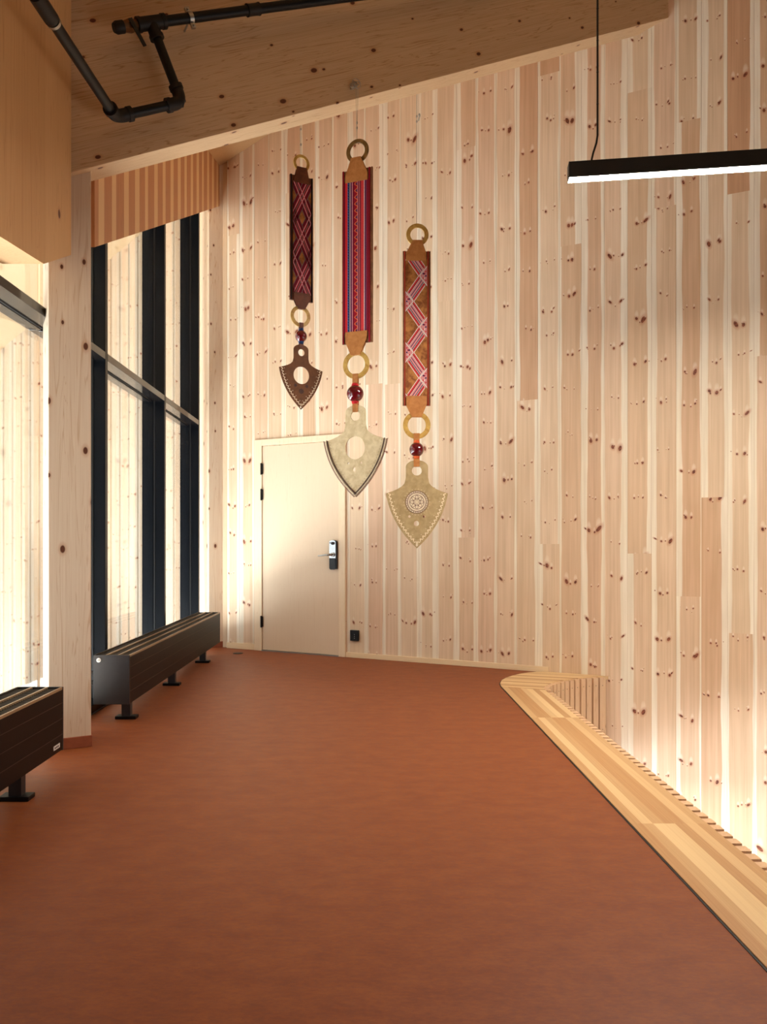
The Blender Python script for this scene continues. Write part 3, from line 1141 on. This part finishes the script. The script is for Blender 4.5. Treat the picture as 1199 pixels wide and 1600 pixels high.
elbow(pA1, pA0, pB1)
elbow(pB1, pA1, pT)
tee = MB()
tee.tube([pT - dD * .08, pT + dD * .075], R_ * 1.4, 20)
dc = (pB1 - pT).normalized()
tee.tube([pT, pT + dc * .08], R_ * 1.35, 20)
for a, b in ((pT - dD * .082, pT - dD * .064), (pT + dD * .060, pT + dD * .080), (pT + dc * .064, pT + dc * .084)):
    tee.tube([a, b], R_ * 1.55, 20)
pput(tee, 'tee_fitting', M['fitting'])
va = MB()
va.tube([pT - dD * .08, pT - dD * .10, pT - dD * .12, pT - dD * .14, pT - dD * .165], [R_, R_ * 1.2, R_ * 1.45, R_ * 1.25, R_ * 1.1], 8)
valve = pput(va, 'ball_valve', M['brass_dark'])
cp = MB()
cp.tube([pT - dD * .16, pT - dD * .20, pT - dD * .215], [R_ * 1.25, R_ * 1.25, R_ * .9], 18)
pput(cp, 'end_plug', M['fitting'])
fn = Vector((SA, -CA, 0))
vp = pT - dD * .125
lv = MB()
lv.tube([vp, vp + fn * .05], .008, 10)
dl = (beam_pt(216, 68, OFF) - beam_pt(203, 44, OFF)).normalized()
sd_ = dl.cross(fn).normalized()
lv.hexa([vp + fn * .045 + dl * a + sd_ * b_ + fn * c_ for c_ in (0, .006) for a, b_ in ((-.012, -.011), (.135, -.009), (.135, .009), (-.012, .011))])
pput(lv, 'valve_lever', M['black_plastic'], valve)
pc = MB()
pcx = beam_pt(297, 27.5, OFF)
k_ = (pcx - pT).dot(dD)
pcx = pT + dD * k_
pc.tube([pcx - dD * .012, pcx + dD * .012], R_ * 1.22, 24)
upd = dD.cross(fn).normalized()
for sgn in (1, -1):
    c0 = pcx + upd * sgn * .043
    pc.hexa([c0 + dD * a + upd * b_ + fn * c_ for c_ in (-.010, .008) for a, b_ in ((-.012, -.012), (.012, -.012), (.012, .012), (-.012, .012))])
    pc.tube([c0 - fn * .012, c0 + fn * .02], .006, 8)
pc.tube([pcx - fn * .02, pcx - fn * OFF], .006, 8)
pput(pc, 'pipe_clamp', M['steel'])
co = MB()
pk = pT + dD * (beam_pt(394, 11, OFF) - pT).dot(dD)
co.tube([pk - dD * .04, pk - dD * .024, pk + dD * .024, pk + dD * .04], [R_ * 1.35, R_ * 1.25, R_ * 1.25, R_ * 1.35], 20)
pput(co, 'coupling', M['fitting'])
dA = (pA0 - pA1).normalized()
hc = pA1 + dA * .80
pc = MB()
pc.tube([hc - dA * .008, hc + dA * .008], R_ * 1.2, 22)
pput(pc, 'pipe_clamp', M['steel'])
hg = MB()
h2 = pA1 + dA * .90
hg.tube([h2 - dA * .08, h2 + dA * .08], R_ * 1.28, 22)
pput(hg, 'coupling', M['fitting'])
rd = MB()
rd.tube([h2 + Vector((0, 0, .02)), Vector((h2.x, h2.y, roof_z(h2.x, h2.y)))], .006, 8)
pput(rd, 'hanger_rod', M['steel'])
tag(pipe_root, 'black sprinkler pipe with elbows and valve hung in front of the beam', 'pipe')

# ------------------------------------------------------------------ hanging ornaments
M['horn'] = leather('polished_horn_ring', srgb(176, 132, 58), srgb(212, 174, 96), 0.35)
M['horn_dark'] = leather('dark_horn_ring', srgb(104, 76, 36), srgb(150, 112, 60), 0.35)
M['tan'] = leather('tan_leather', srgb(176, 112, 56), srgb(198, 134, 74))
M['brown'] = leather('dark_brown_leather', srgb(92, 50, 32), srgb(120, 66, 42))
M['edge_brown'] = leather('edge_leather', srgb(110, 66, 40), srgb(140, 90, 58))
M['fur'] = leather('brown_fur_hide', srgb(128, 70, 26), srgb(196, 130, 66), 0.7)
M['brass'] = leather('matt_brass_plate', srgb(210, 188, 142), srgb(234, 216, 174), 0.42)
M['brass_mid'] = leather('dull_brass_plate', srgb(166, 142, 98), srgb(188, 164, 120), 0.45)
M['brass_brown'] = leather('dark_bronze_plate', srgb(98, 58, 28), srgb(120, 74, 38), 0.65)
M['bead'] = plain('oxblood_glass_bead', srgb(98, 8, 20), 0.06, 0.6, 0, 0.1, 20, 0.6)
M['inlay'] = plain('cream_inlay', srgb(238, 222, 190), 0.5)
M['stitch'] = plain('dark_stitching', srgb(70, 40, 30), 0.6)
CLR = {'red': (206, 44, 50), 'dred': (158, 24, 44), 'maroon': (118, 20, 42), 'pink': (238, 162, 170), 'white': (236, 222, 214), 'navy': (44, 40, 84), 'blue': (60, 110, 160),
       'plum': (110, 50, 80), 'orange': (232, 110, 60), 'rose': (222, 150, 150), 'grey': (120, 110, 108), 'coral': (216, 66, 66), 'black': (34, 26, 26), 'collar_blue': (36, 66, 110), 'piping': (170, 62, 40)}


def cloth(key):
    b = NB('woven_' + key)
    n = b.noise(b.coord(), 420, 2)
    k = b.smooth(n, 0.3, 0.7, 0.82, 1.1)
    return b.finish(b.mix(1.0, srgb(*CLR[key]), b.vec(k, k, k), 'MULTIPLY'), 0.8, 0.2)


CM = {k: cloth(k) for k in CLR}


def shield_outline(nk, sw, h_top, y_neck, y_sh, tip, sh_skew=0.0):
    """half outline in px (x right, y down), mirrored; nk neck half width, sw shoulder half width"""
    R = []
    for i in range(9):
        a = math.pi / 2 * i / 8
        R.append((nk * (math.sin(a)) * 1.0 if i < 8 else nk, h_top + 10 * (nk / 17.4) * (1 - math.cos(math.pi / 2 - a) * 0 - math.sin(a) * 0) * (1 - math.cos(a)) if False else h_top + 11 * (nk / 17.4) * (1 - math.cos(a))))
    R.append((nk, y_neck))
    for t in (.2, .4, .6, .8):                       # concave sweep from neck to shoulder
        x = nk + (sw - nk) * (t ** 1.7)
        y = y_neck + (y_sh - y_neck) * (t ** .62)
        R.append((x, y))
    R.append((sw, y_sh))
    side = []
    n = 14
    for i in range(1, n):
        t = i / n
        p0, p1, p2 = (sw, y_sh), (sw * .84, y_sh + (tip - y_sh) * .56), (0, tip)
        x = p0[0] * (1 - t) ** 2 + 2 * p1[0] * t * (1 - t) + p2[0] * t * t
        y = p0[1] * (1 - t) ** 2 + 2 * p1[1] * t * (1 - t) + p2[1] * t * t
        side.append((x, y))
    R += side + [(0, tip)]
    full = R + [(-x, y) for x, y in R[::-1][1:-1]]
    return full, [(sw, y_sh)] + side + [(0, tip)]


def ornament(cx, Y, phi, S, label):
    s = Y / F
    e = empty('hanging_ornament', (px2w(cx, 848, Y).x, Y, H - (S['shield']['tip'] - CY) * s), phi)
    zt = S['shield']['tip']
    U = lambda x: (x - cx) * s
    V = lambda y: (zt - y) * s
    P = lambda x, y, d=0.0: (U(x), d, V(y))
    fy = lambda a, b_, d: (a, d, b_)

    def quad(mb_, pts, d0, d1, mat=0):
        mb_.prism([(U(x), V(y)) for x, y in pts], fy, d0, d1, mat)
    # hanging wire
    w = MB()
    r1 = S['ring1']
    wx = r1[0] - 1.0
    for dx_ in S['wires']:
        w.tube([P(wx + dx_, S['wire_top'], .0), P(wx, r1[1] - r1[2] + 1.5, .0)], .0013, 6)
    wire = w.build('hanging_wire', M['steel'], e)
    for yy in S['crimps']:
        MB().sphere(P(wx, yy), .0055, .0055, .010, nu=10, nv=8).build('wire_clip', M['steel'], wire, smooth=True)
    if S.get('knot'):
        k = MB()
        rr = random.Random(5)
        kx, ky, kr = S['knot']
        for i in range(6):
            a0, b0 = rr.uniform(0, 6.28), rr.uniform(0, 6.28)
            r_ = kr * s * rr.uniform(.55, 1.0)
            ox, oz = rr.uniform(-.4, .4) * kr * s, rr.uniform(-.4, .4) * kr * s
            pts = [(U(kx) + ox + r_ * math.cos(t) * math.cos(a0), -.012 + .02 * math.sin(t + b0), V(ky) + oz + r_ * math.sin(t)) for t in [j * 6.28 / 16 for j in range(17)]]
            k.tube(pts, .0018, 6)
        k.tube([P(kx, ky, -.03), P(kx, ky, .05)], .006, 8)
        k.build('wire_coil', M['steel'], wire)
    # rings
    for key in ('ring1', 'ring2'):
        x, y, ro, ri = S[key]
        plate('ring', [circle(U(x), V(y), ro * s), circle(U(x), V(y), ri * s)], .010, M[S[key + '_mat']], e, y=0.0, bevel=.0025)
    # woven band on a padded backing
    bx0, bx1, by0, by1 = S['band']
    wx0, wx1, wy0, wy1 = S['woven']
    b = MB()
    quad(b, [(bx0, by1), (bx1, by1), (bx1, by0), (bx0, by0)], -.004, .010)
    for x in (bx0 + .9, bx1 - .9):
        b.tube([P(x, by1, -.001), P(x, (by0 + by1) / 2, -.003), P(x, by0, -.001)], .0065, 8)
    band = b.build('padded_band', M[S['band_mat']], e)
    pi = MB()
    for x in S['piping']:
        pi.tube([P(x, by1, -.006), P(x, by0, -.006)], .0048, 8)
    pi.build('piping', CM[S['piping_mat']], band)
    wv = MB()
    quad(wv, [(wx0, wy1), (wx1, wy1), (wx1, wy0), (wx0, wy0)], -.0042, -.008, 0)
    mats = [S['ground']]
    idx = {}
    lvl = [.0082]

    def strip(poly, key, lift=None):
        if key not in idx:
            idx[key] = len(mats)
            mats.append(CM[key])
        pp = clip_rect(poly, wx0, wx1, wy0, wy1)
        if pp:
            d = lvl[0] if lift is None else lift
            wv.prism([(U(x), V(y)) for x, y in pp], fy, -.0078, -d, idx[key])
    S['pattern'](strip, (wx0, wx1, wy0, wy1), lvl)
    wv.build('woven_ribbon', mats, band)
    # leather tabs
    for pts in S['tabs']:
        t = MB()
        quad(t, pts, -.0105, -.0135)
        quad(t, pts, .006, .003)
        q_ = sorted(pts, key=lambda a: a[1])
        narrow = q_[:2] if pts[0][1] < S['band'][2] + 20 else q_[-2:]
        yn_ = sum(a[1] for a in narrow) / 2
        xa, xb = min(a[0] for a in narrow), max(a[0] for a in narrow)
        t.box(U(xa), U(xb), -.0135, .006, V(yn_) - .003, V(yn_) + .003)
        t.build('leather_tab', M[S['tab_mat']], e, bevel=.001)
    # strap, bead
    bd = S['bead']
    st = MB()
    x0, x1 = S['strap'][0], S['strap'][1]
    st.box(U(x0), U(x1), -.009, -.006, V(bd[1]), V(S['strap'][2]))
    st.box(U(x0), U(x1), .006, .009, V(bd[1]), V(S['strap'][2]))
    st.box(U(x0), U(x1), -.009, .009, V(S['strap'][2]) - .002, V(S['strap'][2]) + .002)
    st.box(U(x0), U(x1), -.009, -.006, V(S['strap'][3]), V(bd[1]))
    st.box(U(x0), U(x1), .006, .009, V(S['strap'][3]), V(bd[1]))
    st.box(U(x0), U(x1), -.009, .009, V(S['strap'][3]) - .002, V(S['strap'][3]) + .002)
    st.build('strap', M[S['strap_mat']], e)
    bo = MB().sphere((U(bd[0]), 0, V(bd[1])), bd[2] * s, nu=36, nv=22).build('bead', M['bead'], e, smooth=True)
    for sg in (-1, 1):
        cl = MB()
        zc_ = V(bd[1]) + sg * bd[2] * s * .95
        for k in range(3):
            z = zc_ + sg * k * .0055 * (s / .0040)
            n_ = 20
            rr_ = (5.0 - .5 * k) * s * bd[2] / 13.0
            pts = [(U(bd[0]) + rr_ * math.cos(j * 2 * math.pi / n_), rr_ * math.sin(j * 2 * math.pi / n_), z) for j in range(n_ + 1)]
            cl.tube(pts, .0036, 8)
        cl.build('bead_collar', CM[S['collar']], bo, smooth=True)
    # shield plate
    sh = S['shield']
    full, side = shield_outline(sh['nk'], sh['sw'], sh['top'], sh['yn'], sh['ys'], sh['tip'])
    loops = [[(x * s + U(sh['cx']), V(y)) for x, y in full]]
    for (x, y, rx, ry) in sh['holes']:
        loops.append(circle(U(x), V(y), rx * s, ry * s, 32 if rx > 4 else 14))
    so_ = plate('shield_plate', loops, .007, M[sh['mat']], e, bevel=.0012)
    # edge ornament
    il = MB()
    sd2 = [(x, y) for x, y in side]
    # resample
    cum = [0.0]
    for a, b_ in zip(sd2, sd2[1:]):
        cum.append(cum[-1] + math.hypot(b_[0] - a[0], b_[1] - a[1]))

    def at(d):
        for i in range(len(sd2) - 1):
            if d <= cum[i + 1] or i == len(sd2) - 2:
                t = (d - cum[i]) / (cum[i + 1] - cum[i])
                return (sd2[i][0] + (sd2[i + 1][0] - sd2[i][0]) * t, sd2[i][1] + (sd2[i + 1][1] - sd2[i][1]) * t), \
                       ((sd2[i + 1][0] - sd2[i][0]) / (cum[i + 1] - cum[i]), (sd2[i + 1][1] - sd2[i][1]) / (cum[i + 1] - cum[i]))
    if sh['edge'] == 'zigzag':
        step, n_in = sh['step'], sh['inset']
        d = step * .5
        flip = 0
        while d < cum[-1] - step * .9:
            (x, y), (tx, ty) = at(d)
            nx_, ny_ = -ty, tx
            if nx_ > 0:
                nx_, ny_ = -nx_, -ny_
            for mx in (1, -1):
                def g(al, ac):
                    return (U(sh['cx'] + mx * (x + tx * al + nx_ * ac)), V(y + ty * al + ny_ * ac))
                h = step * .5
                wd = step * .26
                a0 = n_in
                il.prism([g(-h, a0), g(-h + wd, a0 - wd * .3), g(0, a0 + h * .8 - wd * .2), g(0, a0 + h * .8 + wd)], fy, -.0034, -.0043)
                il.prism([g(h * .8, a0 - wd * .4), g(h * .9, a0 + wd * .6), g(0, a0 + h * .8 + wd), g(0, a0 + h * .8 - wd * .2)], fy, -.0034, -.0043)
                if flip % 2 == 0:
                    il.prism([g(.55 * math.cos(q_ * 1.047), a0 + h * 2.1 + .55 * math.sin(q_ * 1.047)) for q_ in range(6)], fy, -.0034, -.0042)
            d += step
            flip += 1
        il.build('zigzag_inlay', M['inlay'], so_)
    else:
        br = [MB(), MB(), MB()]
        for r_i, (ins, mt) in enumerate(((-1.2, 0), (1.4, 1), (3.8, 2))):
            d = 0.0
            while d < cum[-1]:
                (x, y), (tx, ty) = at(min(d, cum[-1] - .01))
                nx_, ny_ = -ty, tx
                if nx_ > 0:
                    nx_, ny_ = -nx_, -ny_
                for mx in (1, -1):
                    def g(al, ac):
                        return (U(sh['cx'] + mx * (x + tx * al + nx_ * ac)), 0, V(y + ty * al + ny_ * ac))
                    a_, b2 = g(-.9, ins - .9), g(.9, ins + .9)
                    br[r_i].tube([(a_[0], -.0055, a_[2]), ((a_[0] + b2[0]) / 2, -.0085, (a_[2] + b2[2]) / 2), (b2[0], -.0055, b2[2])], .0026, 6)
                d += 2.1
        br[0].build('braided_edge', M['brown'], so_)
        br[1].build('braided_edge', M['inlay'], so_)
        br[2].build('braided_edge', M['stitch'], so_)
        dt = MB()
        d = 3.0
        while d < cum[-1] - 4:
            (x, y), (tx, ty) = at(d)
            nx_, ny_ = (-ty, tx) if -ty < 0 else (ty, -tx)
            for mx in (1, -1):
                c_ = (U(sh['cx'] + mx * (x + nx_ * 8)), V(y + ny_ * 8))
                dt.tube([(c_[0], -.003, c_[1]), (c_[0], -.0042, c_[1])], .0018, 6)
            d += 5.0
        dt.build('stitch_holes', M['stitch'], so_)
    if sh.get('rosette'):
        x, y, r_ = sh['rosette']
        ro = MB()
        cxr, czr = U(x), V(y)
        R0 = r_ * s
        ro.prism(circle(cxr, czr, R0, n=48), fy, -.003, -.0050, 0)
        for q_ in (.98, .80, .62, .30):
            pts = [(cxr + R0 * q_ * math.cos(j * 2 * math.pi / 48), -.0055, czr + R0 * q_ * math.sin(j * 2 * math.pi / 48)) for j in range(49)]
            ro.tube(pts, .0016, 6, 1)
        for j in range(28):
            a0 = j * 2 * math.pi / 28
            pts = [(cxr + R0 * (.89 + .08 * math.cos(t)) * math.cos(a0 + .1 * math.sin(t)), -.0055, czr + R0 * (.89 + .08 * math.cos(t)) * math.sin(a0 + .1 * math.sin(t))) for t in [k * 6.283 / 8 for k in range(9)]]
            ro.tube(pts, .0010, 5, 1)
        for j in range(8):
            a0 = j * 2 * math.pi / 8
            pts = []
            for k in range(13):
                t = k / 12
                rad = R0 * (.16 + .44 * math.sin(math.pi * t))
                pts.append((cxr + rad * math.cos(a0 + (t - .5) * .95), -.0058, czr + rad * math.sin(a0 + (t - .5) * .95)))
            ro.tube(pts, .0014, 6, 1)
        ro.sphere((cxr, -.006, czr), R0 * .10, R0 * .05, R0 * .10, 0, 12, 8)
        ro.build('rosette', [M['inlay'], M['brown']], so_)
        dd = MB()
        for j in range(26):
            a0 = j * 2 * math.pi / 26
            dd.tube([(cxr + R0 * 1.13 * math.cos(a0), -.003, czr + R0 * 1.13 * math.sin(a0)), (cxr + R0 * 1.13 * math.cos(a0), -.0045, czr + R0 * 1.13 * math.sin(a0))], .0022, 8)
        dd.build('dot_inlay', M['inlay'], so_)
    if sh.get('flowers'):
        for (x, y, r_) in sh['flowers']:
            ff = MB()
            ff.prism(circle(U(x), V(y), r_ * s * .75, n=12), fy, -.0034, -.0038)
            for j in range(8):
                a0 = j * math.pi / 4
                ff.sphere((U(x) + r_ * s * math.cos(a0), -.004, V(y) + r_ * s * math.sin(a0)), r_ * s * .36, .002, r_ * s * .36, 0, 8, 6)
            ff.build('flower_stitch', M['stitch'], so_)
    tag(e, label, 'ornament', group='ornaments hanging before the pine wall')
    return e


def pat_stripes(strip, box, lvl):
    x0, x1, y0, y1 = box
    k = (x1 - x0) / 258.0
    cols = [(0, 13, 'maroon'), (13, 38, 'red'), (38, 50, 'blue'), (50, 62, 'navy'), (62, 67, 'white'), (67, 86, 'plum'), (86, 92, 'pink'), (92, 105, 'maroon'),
            (105, 145, 'dred'), (145, 150, 'pink'), (150, 163, 'maroon'), (163, 168, 'rose'), (168, 180, 'maroon'), (180, 212, 'coral'), (212, 218, 'white'), (218, 242, 'plum'), (242, 252, 'dred'), (252, 258, 'maroon')]
    for a, b, c in cols:
        strip([(x0 + a * k, y0), (x0 + b * k, y0), (x0 + b * k, y1), (x0 + a * k, y1)], c, .0083)
    y = y0
    pz = 10.4
    while y < y1:                                   # triangles with an orange outline down the middle, ticks in the blue stripe
        a, b = x0 + 107 * k, x0 + 144 * k
        strip([(b, y), (b, y + pz), (a, y + pz / 2)], 'plum', .0086)
        strip([(b, y), (b, y + 1.8), (a + 1.2, y + pz / 2 + .3), (a, y + pz / 2)], 'orange', .0089)
        strip([(b, y + pz), (b, y + pz - 1.8), (a + 1.2, y + pz / 2 - .3), (a, y + pz / 2)], 'orange', .0089)
        y += pz
    y = y0
    while y < y1:
        strip([(x0 + 42 * k, y), (x0 + 50 * k, y + 1.6), (x0 + 50 * k, y + 3.2), (x0 + 42 * k, y + 1.6)], 'navy', .0086)
        y += 4.2


def ribbon(strip, pts, width, cols, lift):
    """diagonal ribbon of parallel stripes following zigzag pts; cols (from, to, colour) across -1..1 measured vertically"""
    for (a, b) in zip(pts, pts[1:]):
        for c0, c1, key in cols:
            strip([(a[0], a[1] + c0 * width), (b[0], b[1] + c0 * width), (b[0], b[1] + c1 * width), (a[0], a[1] + c1 * width)], key, lift)


def pat_lattice(strip, box, lvl):
    x0, x1, y0, y1 = box
    half = 63.8
    cols = [(-1.0, -.9, 'grey'), (-.9, -.42, 'maroon'), (-.42, -.28, 'pink'), (-.28, -.08, 'dred'), (-.08, .08, 'grey'), (.08, .28, 'dred'), (.28, .42, 'pink'), (.42, .9, 'maroon'), (.9, 1.0, 'grey')]
    ys = [340.5 + half * (i - 2) for i in range(0, 6)]
    za = [(x0 if i % 2 else x1, ys[i]) for i in range(len(ys))]
    zb = [(x1 if i % 2 else x0, ys[i]) for i in range(len(ys))]
    ribbon(strip, za, 21.0, cols, .0086)
    thin = [(-.42, -.28, 'pink'), (-.28, -.08, 'dred'), (-.08, .08, 'grey'), (.08, .28, 'dred'), (.28, .42, 'pink')]
    ribbon(strip, zb, 21.0, [(-1.0, -.9, 'grey'), (-.9, -.42, 'maroon')] + thin + [(.42, .9, 'maroon'), (.9, 1.0, 'grey')], .0092)
    ribbon(strip, za, 21.0, [(-.42, -.28, 'pink'), (.28, .42, 'pink')], .0096)


def pat_zigzag(strip, box, lvl):
    x0, x1, y0, y1 = box
    cols = [(-1.0, -.88, 'white'), (-.88, -.62, 'coral'), (-.62, -.48, 'dred'), (-.48, -.40, 'white'), (-.40, -.12, 'rose'), (-.12, 0.0, 'navy'), (0.0, .30, 'rose'), (.30, .42, 'navy'),
            (.42, .50, 'white'), (.50, .62, 'dred'), (.62, .88, 'coral'), (.88, 1.0, 'white')]
    seg = 39.8
    pts = [(x1 - 3 if i % 2 else x0 + 3, 392.0 + seg * i) for i in range(-1, 7)]
    ribbon(strip, pts[1::1], 15.5, cols, .0086)
    for i, (x, y) in enumerate(pts):
        sg = -1 if x > (x0 + x1) / 2 else 1          # checked square where the ribbon folds
        ex = x1 if sg < 0 else x0
        q = [(ex, y - 15), (ex + sg * 12, y), (ex, y + 15)]
        strip(q, 'rose', .0090)
        for a, b in ((q[0], q[1]), (q[1], q[2])):
            strip([(a[0], a[1] - 1.2), (b[0], b[1] - 1.2), (b[0], b[1] + 1.2), (a[0], a[1] + 1.2)], 'white', .0095)
        for dx_, dy_, kk in ((2, -7, 'coral'), (2, 0, 'navy'), (2, 7, 'coral'), (6, -3.5, 'navy'), (6, 3.5, 'coral'), (4, -3.5, 'dred'), (4, 3.5, 'white')):
            strip([(ex + sg * dx_ - 1, y + dy_ - 1.2), (ex + sg * dx_ + 1, y + dy_ - 1.2), (ex + sg * dx_ + 1, y + dy_ + 1.2), (ex + sg * dx_ - 1, y + dy_ + 1.2)], kk, .0095)


ornament(470.5, 4.95, math.radians(27), dict(
    wires=(0,), wire_top=160, crimps=(202, 226), ring1=(471.2, 255.3, 13.6, 9.0), ring2=(469.5, 494.5, 16.6, 11.0), ring1_mat='horn', ring2_mat='horn',
    band=(452.0, 490.0, 276, 470.5), woven=(456.5, 486.5, 286, 460), band_mat='brown', piping=(453.6, 488.6), piping_mat='black', ground=M['fur'],
    pattern=pat_lattice, tab_mat='brown', strap_mat='brown', collar='collar_blue',
    tabs=([(457, 287.5), (485, 287.5), (479.5, 263), (463, 263)], [(457, 458.5), (485, 458.5), (485, 468), (476.5, 483), (464.5, 483), (457, 468)]),
    bead=(470.7, 525.4, 9.3), strap=(467.3, 474.0, 505, 543),
    shield=dict(cx=470.5, nk=12.4, sw=36.5, top=538.5, yn=560, ys=577, tip=640, mat='brass_brown', edge='zigzag', step=5.0, inset=3.0,
                holes=[(471, 551, 5.3, 5.4), (471, 586.5, 13.2, 13.6), (470, 636.4, 1.3, 1.3), (471, 611.5, 1.4, 1.4)], flowers=[(461, 603, 2.0), (480, 603, 2.0), (471, 611.5, 3.2)])),
    'smallest ornament, at the left, with crossed red ribbon and dark brown shield')
ornament(557.2, 4.84, math.radians(-21), dict(
    wires=(-1.6, 1.8), wire_top=138, crimps=(192, 200), knot=(555.5, 134, 8.0), ring1=(559.0, 236.6, 18.8, 12.4), ring2=(556.8, 570, 22.2, 14.8), ring1_mat='horn_dark', ring2_mat='horn',
    band=(534.0, 584.0, 265.5, 536.5), woven=(537.0, 577.8, 283, 520), band_mat='edge_brown', piping=(535.9, 579.4), piping_mat='dred', ground=CM['maroon'],
    pattern=pat_stripes, tab_mat='tan', strap_mat='tan', collar='red',
    tabs=([(539.5, 285), (577, 285), (577, 273), (565.5, 247.5), (549, 247.5), (540, 273)], [(539.5, 518.5), (576.5, 518.5), (575, 532), (564.5, 554.5), (548.5, 554.5), (540, 535)]),
    bead=(555.0, 615, 13.2), strap=(551.3, 560.3, 584.5, 643),
    shield=dict(cx=555.8, nk=17.4, sw=52, top=633, yn=664, ys=688, tip=776, mat='brass', edge='braid',
                holes=[(555.6, 650, 7.6, 7.3), (555.0, 699.8, 16.4, 18.0), (544, 723.5, 1.7, 1.7), (565.5, 723.2, 1.7, 1.7), (554, 733.5, 2.4, 3.4)])),
    'longest middle ornament with striped red band, its brass shield in front of the door')
ornament(652.0, 5.33, math.radians(1), dict(
    wires=(0,), wire_top=140, crimps=(182, 190), knot=(655, 182, 1.6), ring1=(652.4, 367, 17.6, 11.0), ring2=(651.4, 664.5, 21.6, 14.2), ring1_mat='horn', ring2_mat='horn',
    band=(630.0, 672.5, 393, 634), woven=(633.8, 667.5, 406, 621), band_mat='edge_brown', piping=(632.6, 669.0), piping_mat='piping', ground=M['fur'],
    pattern=pat_zigzag, tab_mat='tan', strap_mat='tan', collar='orange',
    tabs=([(634.5, 408.5), (666, 408.5), (666, 396), (659.5, 376.5), (645, 376.5), (634.5, 396)], [(634.5, 619), (667, 619), (667, 632), (659, 651.5), (643.5, 651.5), (635, 634)]),
    bead=(651.2, 702.5, 11.4), strap=(646.6, 655.8, 677.5, 729),
    shield=dict(cx=651.7, nk=17.4, sw=48.6, top=719, yn=746, ys=771, tip=856.8, mat='brass_mid', edge='zigzag', step=6.4, inset=3.6,
                holes=[(651.5, 735.6, 7.8, 7.4), (640, 807, 2.0, 2.0), (663, 807, 2.0, 2.0), (651, 818, 4.1, 4.1), (651.3, 852.0, 1.8, 1.8)], rosette=(651.5, 784.5, 18.0))),
    'rightmost ornament with zigzag ribbon over fur and a rosette on its shield')
